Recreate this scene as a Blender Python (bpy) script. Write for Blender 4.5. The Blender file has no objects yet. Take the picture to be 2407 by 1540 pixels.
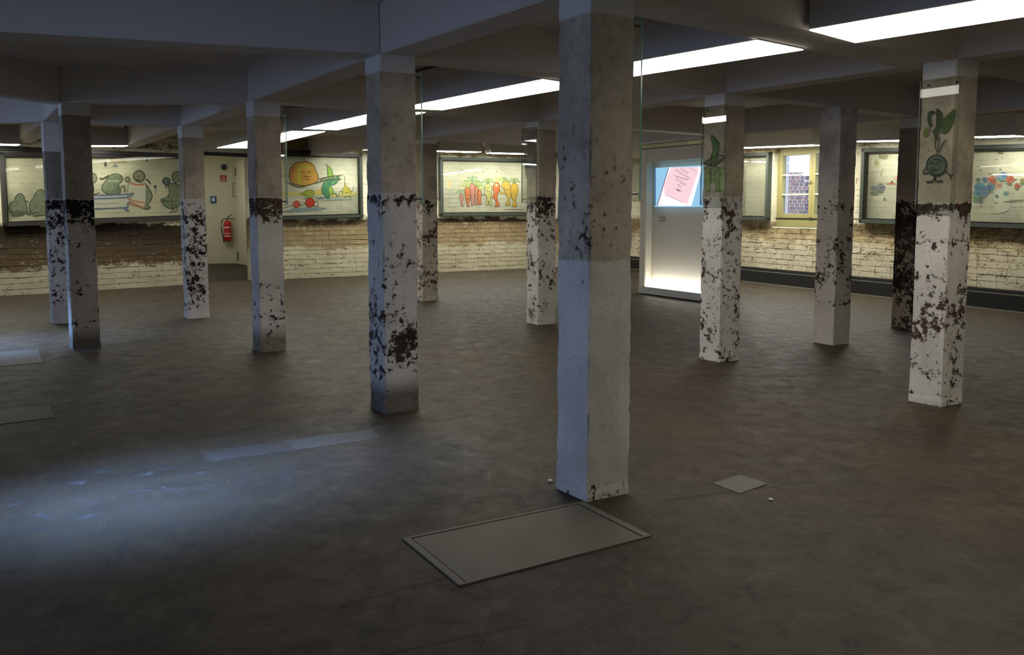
import bpy, bmesh, math, random
from mathutils import Vector, noise, Matrix
from mathutils.geometry import tessellate_polygon
random.seed(7)
S = bpy.context.scene
C = S.collection

# ------------------------------------------------------------------ camera, world, lights, exposure
F = 1929.0; PITCH = math.atan(.09); PPY = 487 + .09*F; H = 1.5
cam_d = bpy.data.cameras.new('camera'); cam = bpy.data.objects.new('camera', cam_d); C.objects.link(cam)
cam.location = (0, 0, H); cam.rotation_euler = (math.pi/2 - PITCH, 0, 0)
cam_d.sensor_width = 36; cam_d.lens = 36*F/2407; cam_d.shift_y = -(770-PPY)/2407; cam_d.clip_start = .05
S.camera = cam
S.view_settings.view_transform = 'Standard'; S.view_settings.look = 'None'
S.view_settings.exposure = 0.0; S.view_settings.gamma = 1.0; S.view_settings.use_curve_mapping = False
S.cycles.use_denoising = True; S.cycles.max_bounces = 10; S.cycles.diffuse_bounces = 5
S.cycles.transparent_max_bounces = 16; S.cycles.sample_clamp_indirect = 4.0
W = bpy.data.worlds.new('sky'); S.world = W; W.use_nodes = True
W.node_tree.nodes['Background'].inputs[0].default_value = (.52, .66, 1.0, 1)
W.node_tree.nodes['Background'].inputs[1].default_value = 2.6
E_LAMP = 9.2       # long ceiling lamps
E_WASH = 56.0      # slim lamps washing the walls
DAY = 21.0         # daylight through each left window, watts
DAYCOL = (.27, .47, 1.0)
E_LED = 17.0
AD = Vector((-.574, .819)); BD = Vector((.819, .574))    # the two directions of the column grid
def ab(a, b): return AD*a + BD*b
def day_window(a, z, power, w=1.7, h=.9, tilt=36, spread=125):
    l = bpy.data.lights.new('window_daylight', 'AREA'); l.shape = 'RECTANGLE'; l.size = w; l.size_y = h
    l.energy = power; l.color = DAYCOL; l.spread = math.radians(spread)
    o = bpy.data.objects.new('window_daylight', l); C.objects.link(o)
    p = ab(a, LEFTB-.35); o.location = (p.x, p.y, z)
    d = Vector((BD.x*math.cos(math.radians(tilt)), BD.y*math.cos(math.radians(tilt)), -math.sin(math.radians(tilt))))
    o.rotation_euler = d.to_track_quat('-Z', 'Y').to_euler()
    return o
LEFTB = -2.1
day_window(4.1, 2.1, DAY*1.0)
day_window(10.9, 2.1, DAY*1.3)
day_window(-.6, 2.0, DAY*.08)
l = day_window(4.5, 2.3, 42, .8, .4, 34, 22); l.data.color = (.22, .42, 1.0)           # steep sky light down the window well onto the floor
l = day_window(10.5, 2.3, 46, .8, .4, 40, 32); l.data.color = (.22, .42, 1.0)
la = bpy.data.lights.new('courtyard_sky', 'AREA'); la.shape = 'RECTANGLE'; la.size = 3; la.size_y = 2.4; la.energy = 1150; la.color = (.62, .72, 1.0)
lo = bpy.data.objects.new('courtyard_sky', la); C.objects.link(lo); lo.location = (7.0, 16.9, 5.4); lo.rotation_euler = Vector((-.05, 3.0, -3.4)).to_track_quat('-Z', 'Y').to_euler()

# ------------------------------------------------------------------ helpers
def ray(x, y):
    a = (x-1203.5)/F; b = -(y-PPY)/F; c = math.cos(PITCH); s = math.sin(PITCH)
    return Vector((a, c+b*s, -s+b*c))
def U(x, y, z=0.):
    r = ray(x, y); t = (z-H)/r.z; return Vector((r.x*t, r.y*t))
def px_of(p):
    v = Vector(p)-Vector((0, 0, H)); c = math.cos(PITCH); s = math.sin(PITCH)
    zz = v.y*c-v.z*s; up = v.y*s+v.z*c
    if zz < .1: return (-9e9, -9e9)
    return (1203.5+F*v.x/zz, PPY-F*up/zz)
class Plane:      # an upright surface: u along it, z up, d out of it towards the room
    def __init__(s, A, B):
        s.A = Vector(A[:2]); s.d = (Vector(B[:2])-s.A); s.L = s.d.length; s.d.normalize()
        n = Vector((-s.d.y, s.d.x));  s.n = n if n.dot(-s.A) > 0 else -n
    def shifted(s, k):
        q = Plane(s.A, s.A+s.d); q.A = s.A+s.n*k; q.n = s.n.copy(); q.L = s.L; return q
    def uv(s, x, y):
        r = ray(x, y); r2 = r.xy; t = s.A.dot(s.n)/r2.dot(s.n); q = r2*t
        return ((q-s.A).dot(s.d), r.z*t+H)
    def P(s, u, z, d=0.):
        q = s.A+s.d*u+s.n*d; return Vector((q.x, q.y, z))
class MB:
    def __init__(s): s.v = []; s.f = []; s.m = []
    def add(s, vs, fs, mi=0):
        k = len(s.v); s.v += [tuple(v) for v in vs]; s.f += [tuple(i+k for i in f) for f in fs]; s.m += [mi]*len(fs)
    def prism(s, poly, z0, z1, mi=0):
        n = len(poly)
        ar = sum(poly[i][0]*poly[(i+1) % n][1]-poly[(i+1) % n][0]*poly[i][1] for i in range(n))
        if ar < 0: poly = poly[::-1]
        vs = [(p[0], p[1], z0) for p in poly]+[(p[0], p[1], z1) for p in poly]
        fs = [tuple(range(n))[::-1], tuple(range(n, 2*n))]+[(i, (i+1) % n, n+(i+1) % n, n+i) for i in range(n)]
        s.add(vs, fs, mi)
    def hexa(s, q, mi=0):   # q: 8 points, front quad then back quad
        s.add(q, [(0, 1, 2, 3), (7, 6, 5, 4), (0, 4, 5, 1), (1, 5, 6, 2), (2, 6, 7, 3), (3, 7, 4, 0)], mi)
    def pbox(s, pl, u0, u1, z0, z1, d0, d1, mi=0):
        s.hexa([pl.P(u0, z0, d1), pl.P(u1, z0, d1), pl.P(u1, z1, d1), pl.P(u0, z1, d1),
                pl.P(u0, z0, d0), pl.P(u1, z0, d0), pl.P(u1, z1, d0), pl.P(u0, z1, d0)], mi)
    def pquad(s, pl, uv, d0, d1, mi=0):
        s.hexa([pl.P(a, b, d1) for a, b in uv]+[pl.P(a, b, d0) for a, b in uv], mi)
    def lathe(s, c, prof, n=20, mi=0):
        vs = []; 
        for r, z in prof:
            for i in range(n):
                a = 2*math.pi*i/n; vs.append((c[0]+r*math.cos(a), c[1]+r*math.sin(a), c[2]+z))
        fs = [(k*n+i, k*n+(i+1) % n, (k+1)*n+(i+1) % n, (k+1)*n+i) for k in range(len(prof)-1) for i in range(n)]
        fs += [tuple(range(n))[::-1], tuple(range((len(prof)-1)*n, len(prof)*n))]
        s.add(vs, fs, mi)
    def tube(s, pts, r, n=8, mi=0):
        pts = [Vector(p) for p in pts]; vs = []
        for i, p in enumerate(pts):
            t = (pts[min(i+1, len(pts)-1)]-pts[max(i-1, 0)]).normalized()
            a = t.cross(Vector((0, 0, 1)));  a = a if a.length > .05 else t.cross(Vector((0, 1, 0))); a.normalize(); b = t.cross(a)
            rr = r[i] if isinstance(r, (list, tuple)) else r
            for k in range(n):
                q = 2*math.pi*k/n; vs.append(p+a*math.cos(q)*rr+b*math.sin(q)*rr)
        fs = [(i*n+k, i*n+(k+1) % n, (i+1)*n+(k+1) % n, (i+1)*n+k) for i in range(len(pts)-1) for k in range(n)]
        fs += [tuple(range(n))[::-1], tuple(range((len(pts)-1)*n, len(pts)*n))]
        s.add(vs, fs, mi)
    def build(s, name, mats, parent=None, label=None, bevel=0, smooth=False, origin=None, fix=True):
        me = bpy.data.meshes.new(name)
        o0 = Vector(origin) if origin is not None else Vector((0, 0, 0))
        me.from_pydata([tuple(Vector(v)-o0) for v in s.v], [], s.f)
        if not isinstance(mats, (list, tuple)): mats = [mats]
        for m in mats: me.materials.append(m)
        me.polygons.foreach_set('material_index', s.m)
        if fix:
            bm = bmesh.new(); bm.from_mesh(me); bmesh.ops.recalc_face_normals(bm, faces=bm.faces)
            if bevel: bmesh.ops.bevel(bm, geom=bm.edges[:], offset=bevel, segments=2, affect='EDGES', clamp_overlap=True)
            bm.to_mesh(me); bm.free()
        if smooth:
            for p in me.polygons: p.use_smooth = True
        o = bpy.data.objects.new(name, me); C.objects.link(o)
        if parent:
            o.parent = parent
            pm = parent_loc(parent)
            o.location = o0-pm
        else: o.location = o0
        if label: o['label'] = label
        return o
def parent_loc(p):
    v = Vector((0, 0, 0))
    while p is not None: v += p.location; p = p.parent
    return v
def struct(o): o['kind'] = 'structure'; return o
def tag(o, label, cat, group=None):
    o['label'] = label; o['category'] = cat
    if group: o['group'] = group
    return o
def thing(name, loc, label, cat, group=None):
    o = bpy.data.objects.new(name, None); C.objects.link(o); o.location = loc; o.empty_display_size = .1
    return tag(o, label, cat, group)

# ------------------------------------------------------------------ materials
def srgb(r, g, b):
    f = lambda c: (c/255/12.92 if c/255 <= .04045 else ((c/255+.055)/1.055)**2.4)
    return (f(r), f(g), f(b), 1)
class NT:
    def __init__(s, name):
        s.m = bpy.data.materials.new(name); s.m.use_nodes = True; s.t = s.m.node_tree; s.b = s.t.nodes['Principled BSDF']
        s.out = s.t.nodes['Material Output']
    def n(s, typ, **k):
        x = s.t.nodes.new(typ)
        for a, b in k.items(): setattr(x, a, b)
        return x
    def l(s, a, b): s.t.links.new(a, b)
    def put(s, sock, v):
        if hasattr(v, 'links'): s.l(v, sock)
        else: sock.default_value = v
    def noise(s, co, scale, detail=4, rough=.55, dist=0.):
        x = s.n('ShaderNodeTexNoise'); s.l(co, x.inputs['Vector']); x.inputs['Scale'].default_value = scale
        x.inputs['Detail'].default_value = detail; x.inputs['Roughness'].default_value = rough; x.inputs['Distortion'].default_value = dist
        return x.outputs['Fac']
    def math(s, op, a, b=0., clamp=False):
        x = s.n('ShaderNodeMath', operation=op, use_clamp=clamp); s.put(x.inputs[0], a); s.put(x.inputs[1], b); return x.outputs[0]
    def rng(s, v, a, b, c=0., d=1.):
        x = s.n('ShaderNodeMapRange'); s.put(x.inputs[0], v); s.put(x.inputs[1], a); s.put(x.inputs[2], b); s.put(x.inputs[3], c); s.put(x.inputs[4], d)
        return x.outputs[0]
    def mix(s, f, a, b):
        x = s.n('ShaderNodeMix', data_type='RGBA'); s.put(x.inputs[0], f); s.put(x.inputs[6], a); s.put(x.inputs[7], b); return x.outputs[2]
    def ramp(s, v, stops, interp='LINEAR'):
        x = s.n('ShaderNodeValToRGB'); x.color_ramp.interpolation = interp; e = x.color_ramp.elements
        while len(e) > 1: e.remove(e[-1])
        e[0].position = stops[0][0]; e[0].color = stops[0][1]
        for p, c in stops[1:]:
            q = e.new(p); q.color = c
        s.l(v, x.inputs[0]); return x.outputs[0]
    def bump(s, h, strength=.3, dist=.01):
        x = s.n('ShaderNodeBump'); s.l(h, x.inputs['Height']); x.inputs['Strength'].default_value = strength; x.inputs['Distance'].default_value = dist
        s.l(x.outputs[0], s.b.inputs['Normal'])
    def pos(s): return s.n('ShaderNodeNewGeometry').outputs['Position']
    def obj(s): return s.n('ShaderNodeTexCoord').outputs['Object']
    def z(s, co):
        x = s.n('ShaderNodeSeparateXYZ'); s.l(co, x.inputs[0]); return x.outputs[2]
def plain(name, col, rough=.6, metal=0., spec=.5, var=.12, scale=6., bump=.0):
    t = NT(name); co = t.obj(); f = t.noise(co, scale, 5)
    c2 = tuple(x*(1-var*2) for x in col[:3])+(1,)
    t.l(t.mix(f, col, c2), t.b.inputs['Base Color'])
    t.b.inputs['Roughness'].default_value = rough; t.b.inputs['Metallic'].default_value = metal; t.b.inputs['Specular IOR Level'].default_value = spec
    if bump: t.bump(t.noise(co, scale*8, 4), bump, .004)
    return t.m
def emit(name, col, e):
    t = NT(name); t.b.inputs['Base Color'].default_value = (0.02, .02, .02, 1)
    t.b.inputs['Emission Color'].default_value = col; t.b.inputs['Emission Strength'].default_value = e
    return t.m
def g(v): return (v, v, v, 1)

def pillar_mat(name, dado, amount, up=(196, 181, 156), low=(206, 200, 188), under=(38, 30, 24), base=0., seed=0., basecol=(95, 88, 74), und2=(92, 72, 54), stain=.5):
    """peeling whitewash: amount = [(z, share peeled)...] over a limewashed low part and a bare upper part"""
    t = NT(name); co0 = t.obj()
    mp = t.n('ShaderNodeVectorMath', operation='ADD'); t.l(co0, mp.inputs[0]); mp.inputs[1].default_value = (seed, seed*1.7, 0); co = mp.outputs[0]
    z = t.z(co0)
    n1 = t.noise(co, 2.4, 6, .6); n2 = t.noise(co, 19, 10, .74, .3); n3 = t.noise(co, 45, 6, .7)
    zz = t.math('ADD', z, t.math('MULTIPLY', t.math('SUBTRACT', n2, .5), .09))
    ups = t.mix(t.rng(n1, .35, .65), srgb(*up), srgb(*[c*.78 for c in up]))
    ups = t.mix(t.math('MULTIPLY', t.rng(n2, .5, .75), .55), ups, srgb(86, 72, 56))
    lo = t.mix(t.rng(n1, .35, .7), srgb(*low), srgb(*[c*.86 for c in low]))
    lo = t.mix(t.math('MULTIPLY', t.rng(n3, .5, .78), .45), lo, srgb(140, 130, 112))
    zd = t.math('ADD', z, t.math('MULTIPLY', t.math('SUBTRACT', n2, .5), .035))
    c = t.mix(t.rng(zd, dado-.006, dado+.006), lo, ups)
    if base > 0:
        c = t.mix(t.math('MULTIPLY', t.rng(zz, base+.07, base-.07), .85), c, t.mix(t.rng(n2, .4, .62), srgb(*basecol), srgb(*[k*.55 for k in basecol])))
    am = t.ramp(t.math('DIVIDE', z, 2.6), [(min(1, p/2.6), g(a)) for p, a in amount])
    # noise is about .5 +- .13, so a share a peels where noise > th
    th = t.rng(am, 0, 1, .66, .38)
    pn = t.math('ADD', t.math('MULTIPLY', n2, .66), t.math('MULTIPLY', t.noise(co, 4.2, 3), .34))
    mask = t.rng(t.math('SUBTRACT', pn, th), -.008, .012)
    und = t.mix(t.rng(n3, .42, .6), srgb(*under), srgb(*und2))
    und = t.mix(t.rng(n1, .4, .62), srgb(*under), und)
    t.l(t.mix(mask, c, und), t.b.inputs['Base Color'])
    t.b.inputs['Roughness'].default_value = .85; t.b.inputs['Specular IOR Level'].default_value = .25
    h = t.math('ADD', t.math('MULTIPLY', mask, -.55), t.math('ADD', t.math('MULTIPLY', n3, .22), t.math('MULTIPLY', n1, .5)))
    t.bump(h, .6, .012)
    return t.m

def wall_mat(name, bands, fleck, fl_amt, zr=(0, 9), k=1.0, tint=None):
    """limewashed brick; bands of old paint by height"""
    t = NT(name); co = t.pos(); z = t.z(co)
    sc_ = t.n('ShaderNodeVectorMath', operation='MULTIPLY'); t.l(co, sc_.inputs[0]); sc_.inputs[1].default_value = (1, 1, 2.2); cs = sc_.outputs[0]
    n1 = t.noise(co, 1.3, 6, .62); n2 = t.noise(cs, 4.5, 10, .74, .3); n3 = t.noise(cs, 20, 8, .74)
    zz = t.math('ADD', z, t.math('ADD', t.math('MULTIPLY', t.math('SUBTRACT', n2, .5), .5), t.math('MULTIPLY', t.math('SUBTRACT', n1, .5), .3)))
    c = t.ramp(t.math('DIVIDE', zz, 3.0), [(p/3.0, srgb(*[v*k for v in q])) for p, q in bands])
    # flecks where another coat shows, strength by height
    am = t.ramp(t.math('DIVIDE', z, 3.0), [(p/3.0, g(a)) for p, a in fl_amt])
    th = t.rng(am, 0, 1, .72, .38)
    pn = t.math('ADD', t.math('MULTIPLY', n3, .5), t.math('MULTIPLY', n2, .5))
    m = t.rng(t.math('SUBTRACT', pn, th), -.015, .015)
    fl = t.ramp(t.math('DIVIDE', z, 3.0), [(p/3.0, srgb(*q)) for p, q in fleck])
    c = t.mix(m, c, fl)
    c = t.mix(t.math('MULTIPLY', t.rng(n1, .42, .72), .35), c, srgb(96, 84, 58))
    fz = t.math('FRACT', t.math('ADD', t.math('MULTIPLY', z, 10.), t.math('MULTIPLY', t.math('SUBTRACT', n2, .5), .55)))
    ed = t.math('GREATER_THAN', t.math('ABSOLUTE', t.math('SUBTRACT', fz, .5)), .44)
    low_ = t.rng(z, 1.22, 1.32, .85, .35)
    c = t.mix(t.math('MULTIPLY', t.math('MULTIPLY', ed, t.rng(n3, .46, .56)), low_), c, srgb(84, 70, 48))
    t.l(c, t.b.inputs['Base Color']); t.b.inputs['Roughness'].default_value = .88; t.b.inputs['Specular IOR Level'].default_value = .2
    t.bump(t.math('ADD', t.math('ADD', n3, t.math('MULTIPLY', n2, 1.5)), t.math('MULTIPLY', m, -.5)), .7, .014)
    return t.m

def floor_mat():
    t = NT('screed_floor'); co = t.pos()
    n0 = t.noise(co, .35, 5, .6); n1 = t.noise(co, 1.4, 8, .66, .4); n2 = t.noise(co, 6, 10, .78, .5); n3 = t.noise(co, 60, 4, .7)
    c = t.mix(t.rng(n1, .32, .68), srgb(67, 56, 40), srgb(43, 35, 24))
    c = t.mix(t.math('MULTIPLY', t.rng(n0, .45, .62), .45), c, srgb(63, 59, 43))
    c = t.mix(t.math('MULTIPLY', t.rng(n2, .53, .68), .75), c, srgb(32, 25, 20))
    c = t.mix(t.math('MULTIPLY', t.rng(n2, .44, .30), .6), c, srgb(84, 75, 60))
    c = t.mix(t.math('MULTIPLY', t.math('GREATER_THAN', t.noise(co, 75, 2, .5), .735), .7), c, srgb(150, 142, 126))
    # paler flecks fading out around a point at the left front
    sub = t.n('ShaderNodeVectorMath', operation='DISTANCE'); t.l(co, sub.inputs[0]); sub.inputs[1].default_value = (-2.3, 4.7, 0)
    near = t.rng(sub.outputs['Value'], 1.5, .4)
    c = t.mix(t.math('MULTIPLY', near, t.rng(n2, .55, .68, 0., .5)), c, srgb(112, 110, 106))
    # hairline joints: distance to a straight line, wobbled
    def line(p, q, wd, wob=.05):
        d = Vector(q)-Vector(p); L = d.length; d.normalize(); n = Vector((-d.y, d.x))
        a = t.n('ShaderNodeVectorMath', operation='DOT_PRODUCT'); t.l(co, a.inputs[0]); a.inputs[1].default_value = (n.x, n.y, 0)
        b = t.n('ShaderNodeVectorMath', operation='DOT_PRODUCT'); t.l(co, b.inputs[0]); b.inputs[1].default_value = (d.x, d.y, 0)
        dist = t.math('ABSOLUTE', t.math('ADD', t.math('SUBTRACT', a.outputs['Value'], Vector(p).dot(n)), t.math('MULTIPLY', t.math('SUBTRACT', n1, .5), wob)))
        al = t.math('SUBTRACT', b.outputs['Value'], Vector(p).dot(d))
        w = t.math('MULTIPLY', t.rng(n2, .3, .7, .6, 2.2), wd)
        m = t.math('LESS_THAN', dist, w)
        return t.math('MULTIPLY', m, t.math('MULTIPLY', t.math('GREATER_THAN', al, 0.), t.math('LESS_THAN', al, L)))
    ms = None
    for p, q, w_ in (((1010, 993), (1300, 945), .013), ((800, 1425), (1075, 1352), .009), ((1560, 1178), (1915, 1132), .010), ((1740, 800), (1890, 838), .012), ((2250, 925), (2407, 950), .012),
                 ((1500, 765), (1700, 742), .01), ((1240, 1470), (800, 1560), .005), ((0, 690), (440, 668), .02), ((1480, 1010), (1900, 1110), .004)):
        m = line(U(*p), U(*q), w_); ms = m if ms is None else t.math('MAXIMUM', ms, m)
    c = t.mix(t.math('MULTIPLY', ms, .85), c, srgb(26, 20, 16))
    t.l(c, t.b.inputs['Base Color'])
    t.l(t.rng(n2, .3, .7, .46, .70), t.b.inputs['Roughness']); t.b.inputs['Specular IOR Level'].default_value = .28
    t.bump(t.math('ADD', t.math('MULTIPLY', n3, .3), t.math('SUBTRACT', t.math('MULTIPLY', n2, .8), ms)), .35, .012)
    return t.m

M = {}
M['floor'] = floor_mat()
M['ceil'] = plain('limewashed_ceiling', srgb(206, 196, 182), .9, var=.06, scale=1.2, bump=.15)
M['beam'] = plain('limewashed_beam', srgb(204, 196, 184), .9, var=.06, scale=2.0, bump=.15)
M['head'] = plain('fresh_limewash', srgb(214, 210, 200), .85, var=.05, scale=5, bump=.15)
M['white'] = plain('white_paint', srgb(226, 224, 206), .6, var=.03, scale=2)
M['doorwhite'] = plain('door_paint', srgb(224, 221, 204), .45, var=.02, scale=2)
M['housing'] = plain('lamp_housing', srgb(176, 174, 166), .6, var=.03)
M['black'] = plain('black_steel', srgb(24, 25, 24), .45, var=.1)
M['duct'] = plain('black_duct', srgb(26, 28, 28), .35, var=.1)
M['lip'] = plain('duct_lip', srgb(120, 118, 108), .4, var=.1)
M['frame'] = plain('grey_green_frame', srgb(56, 63, 53), .45, var=.08, spec=.5)
M['framedark'] = plain('inner_frame_dark', srgb(34, 36, 30), .6, var=.08)
M['olive'] = plain('olive_window_paint', srgb(140, 133, 84), .5, var=.08)
M['muntin'] = plain('pale_muntin', srgb(200, 196, 160), .5, var=.05)
M['chrome'] = plain('chrome', srgb(190, 190, 185), .25, 1., var=.05)
M['pin'] = plain('steel_pin', srgb(120, 118, 112), .35, 1., var=.05)
M['panel'] = plain('panel_white', srgb(216, 209, 190), .5, var=.02)
M['plinth'] = plain('plinth_grey', srgb(176, 178, 170), .5, var=.02)
M['red'] = plain('extinguisher_red', srgb(200, 24, 24), .3, var=.05)
M['signred'] = plain('sign_red', srgb(176, 20, 22), .5, var=.05)
M['signwhite'] = plain('sign_white', srgb(235, 228, 220), .5, var=.03)
M['blue'] = plain('call_box_blue', srgb(24, 92, 178), .4, var=.05)
M['rubber'] = plain('black_rubber', srgb(22, 22, 22), .5, var=.1)
M['grey'] = plain('notice_frame_grey', srgb(128, 126, 118), .5, var=.05)
M['paper'] = plain('paper', srgb(222, 220, 206), .7, var=.03)
M['hatch'] = plain('hatch_concrete', srgb(108, 101, 84), .62, var=.16, scale=5, bump=.25)
M['hatchrim'] = plain('hatch_rim', srgb(112, 105, 88), .6, var=.16, scale=9, bump=.3)
M['patch'] = plain('pale_screed_patch', srgb(98, 92, 80), .6, var=.14, scale=6, bump=.25)
M['patch3'] = plain('worn_strip', srgb(92, 85, 70), .65, var=.28, scale=14, bump=.4)
M['patch4'] = plain('worn_strip_faint', srgb(72, 64, 51), .65, var=.25, scale=12, bump=.4)
M['patch2'] = plain('tan_screed_patch', srgb(84, 73, 58), .6, var=.14, scale=6, bump=.25)
M['outplaster'] = plain('outside_plaster', srgb(225, 225, 222), .8, var=.06, scale=3)
M['outmortar'] = plain('outside_mortar', srgb(205, 200, 200), .85, var=.06, scale=9)
M['outbrick'] = plain('outside_brick', srgb(128, 82, 84), .85, var=.2, scale=4)
M['outbrick2'] = plain('outside_brick_dark', srgb(96, 72, 84), .85, var=.2, scale=4)
M['lamp'] = emit('lamp_diffuser', (1, .95, .84, 1), E_LAMP)
M['wash'] = emit('wall_lamp_diffuser', (1, .975, .88, 1), E_WASH)
M['recess'] = emit('recess_lamp_diffuser', (1, .955, .82, 1), 17.0)
M['led'] = emit('led_strip', (1, .99, .93, 1), E_LED)
def glass_mat(name, tint):
    t = NT(name); t.t.nodes.remove(t.b)
    tr = t.n('ShaderNodeBsdfTransparent'); tr.inputs[0].default_value = tint
    gl = t.n('ShaderNodeBsdfGlossy'); gl.inputs['Roughness'].default_value = 0.0
    fr = t.n('ShaderNodeFresnel'); fr.inputs[0].default_value = 1.5
    k = t.math('MULTIPLY', fr.outputs[0], .6)
    mx = t.n('ShaderNodeMixShader'); t.l(k, mx.inputs[0]); t.l(tr.outputs[0], mx.inputs[1]); t.l(gl.outputs[0], mx.inputs[2])
    t.l(mx.outputs[0], t.out.inputs[0]); return t.m
M['glass'] = glass_mat('clear_glass', (.97, .985, .97, 1))
M['edge2'] = plain('pale_glass_edge', srgb(112, 126, 112), .2)
t = NT('glass_edge'); t.b.inputs['Base Color'].default_value = srgb(70, 150, 138); t.b.inputs['Roughness'].default_value = .15
n_ = t.noise(t.obj(), 3, 3); t.l(t.mix(n_, srgb(70, 140, 128), srgb(150, 205, 192)), t.b.inputs['Base Color']); M['edge'] = t.m  # glass tint plus guided light brightening the edge, both put into the colour

# ------------------------------------------------------------------ room plan
PN = dict(P1=U(1380, 1180), P2=U(906, 973), P3=U(613, 829), P4=U(444, 750), L1=U(172, 822), L2=U(125, 762),
          RR=U(2211, 957), R=U(1690, 852), C=U(1265, 764), S1=U(1958, 812), S2=U(2140, 777))
lv = Vector((-.58, .815)).normalized()*.25; rv = Vector((.87, .49)).normalized()*.262
PN['D'] = U(1030, 706)-rv
WLp = Plane(U(0, 697), U(480, 667)); WBp = Plane(U(590, 660), U(1418, 623.5)); WRp = Plane(U(1418, 623.5), U(2407, 734))
CEIL = 2.92; BB = 2.57

_fa = (WLp.A-WLp.d*3.3).dot(AD)
_p = [ab(-2.45, LEFTB-.3), ab(-2.45, 9.7), WRp.A+WRp.d*11.4-WRp.n*.3, WRp.A-WRp.n*.3+Vector((.1, .2)), Vector((-5.3, 17.3)), Vector((-5.9, 20.3)), Vector((-7.3, 22.3)), Vector((-9.7, 21.8)), WLp.A+WLp.d*WLp.L+Vector((-.35, .25)), WLp.A-WLp.d*3.3-WLp.n*.3, ab(_fa+.9, LEFTB-.3)]
ROOM = [tuple(p) for p in _p]
fl = MB(); fl.prism(ROOM, -.3, 0); floor = struct(fl.build('floor', M['floor']))
# floor: pale repairs let into the screed
def patch(pts, mat, th, label=None, parent=floor, rag=.004):
    q0 = [U(*p) for p in pts]; q = []
    for i in range(4):
        a, b = q0[i], q0[(i+1) % 4]; e = (b-a).normalized(); nn = Vector((-e.y, e.x)); k = max(2, int((b-a).length/.035))
        for j in range(k):
            p = a+(b-a)*j/k; q.append(p+nn*(noise.noise(Vector((p.x*14, p.y*14, 3)))*rag if j else 0))
    m = MB(); m.prism([tuple(p) for p in q], -.02, th)
    return m.build('floor_patch', mat, parent, label)
patch([(-40, 832), (88, 822), (101, 853), (-40, 866)], M['patch'], .004, 'pale rectangular repair in the floor')
patch([(-40, 970), (115, 954), (130, 982), (-40, 1003)], M['patch2'], .004, 'tan rectangular repair in the floor')
patch([(670, 1036), (880, 1008), (890, 1031), (700, 1058)], M['patch3'], .0015, 'worn pale strip in the floor', rag=.03)
patch([(470, 1063), (670, 1036), (700, 1058), (500, 1085)], M['patch4'], .0012, rag=.035)
patch([(1675, 1137), (1738, 1117), (1805, 1138), (1738, 1161)], M['patch'], .003, 'small square cover set in the floor')

# ceiling slab and beams
cm = MB(); cm.prism(ROOM, CEIL, CEIL+.3); ceiling = struct(cm.build('ceiling', M['ceil']))
def beam(q, b=BB, t=CEIL):
    m = MB(); m.prism([tuple(p) for p in q], b, t+.02); return m.build('beam', M['beam'], ceiling, bevel=.008)
def abeam(a, b):      # along the column rows
    beam([a, a+rv, b+rv+lv*.99, b+lv*.99], BB+.001)
def bbeam(a, b):      # across them
    beam([a, b+rv*.99, b+rv*.99+lv, a+lv], BB)
N = PN; ext = lambda a, b, k: a+(b-a)*k
P0 = N['P1']+(N['P1']-N['P2'])*2.6
abeam(P0, N['P1']); abeam(N['P1'], N['P2']); abeam(N['P2'], N['P3']); abeam(N['P3'], N['P4']); abeam(N['P4'], ext(N['P3'], N['P4'], 2.9))
abeam(N['RR']+(N['RR']-N['R'])*2, N['RR']); abeam(N['RR'], N['R']); abeam(N['R'], N['C']); abeam(N['C'], N['D']); abeam(N['D'], ext(N['C'], N['D'], 2.9))
abeam(N['L1'], N['L2']); abeam(N['L2'], N['L2']+lv*17)
H2 = N['C']+(N['S2']-N['R'])
abeam(N['S2'], H2); abeam(H2, H2+(N['D']-N['C'])*1.6); abeam(N['S2']+(N['RR']-N['R'])*1.4, N['S2'])
beam([N['P1'], U(1903, 71, BB), U(2010, 100, BB), N['RR'], N['RR']+rv*.99, N['RR']+rv*.99+lv, N['RR']+lv, U(2150, 166, BB), U(1888, 117, BB), U(1780, 95, BB), U(1499, 40, BB), N['P1']+lv]); bbeam(N['P2'], N['R']); bbeam(N['P3'], N['C']); bbeam(N['P4'], N['D'])
bbeam(N['R'], N['S1']); bbeam(N['S1'], N['S2']); bbeam(N['RR'], ext(N['P1'], N['RR'], 2.1)); bbeam(N['C'], H2); bbeam(N['D'], ext(N['P4'], N['D'], 2.0))
bbeam(N['L1'], N['P3']); bbeam(N['L2'], N['P4'])
def leftbeam(nc, e0, e1):     # beam running to the left wall
    a = U(*e0, BB); b = U(*e1, BB); beam([nc, nc+(a-nc)*1.9, nc+lv+(b-nc-lv)*1.9, nc+lv])
leftbeam(N['P2'], (0, 74), (0, 97))
l1 = N['L1']; a = U(0, 222, BB); beam([l1, l1+(a-l1)*5, l1+(a-l1)*5+lv, l1+lv])
l2 = N['L2']; a = U(0, 289, BB); beam([l2, l2+(a-l2)*6, l2+(a-l2)*6+lv, l2+lv])
beam([N['P1'], N['P1']-rv*18, N['P1']-rv*18+lv, N['P1']+lv])

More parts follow.
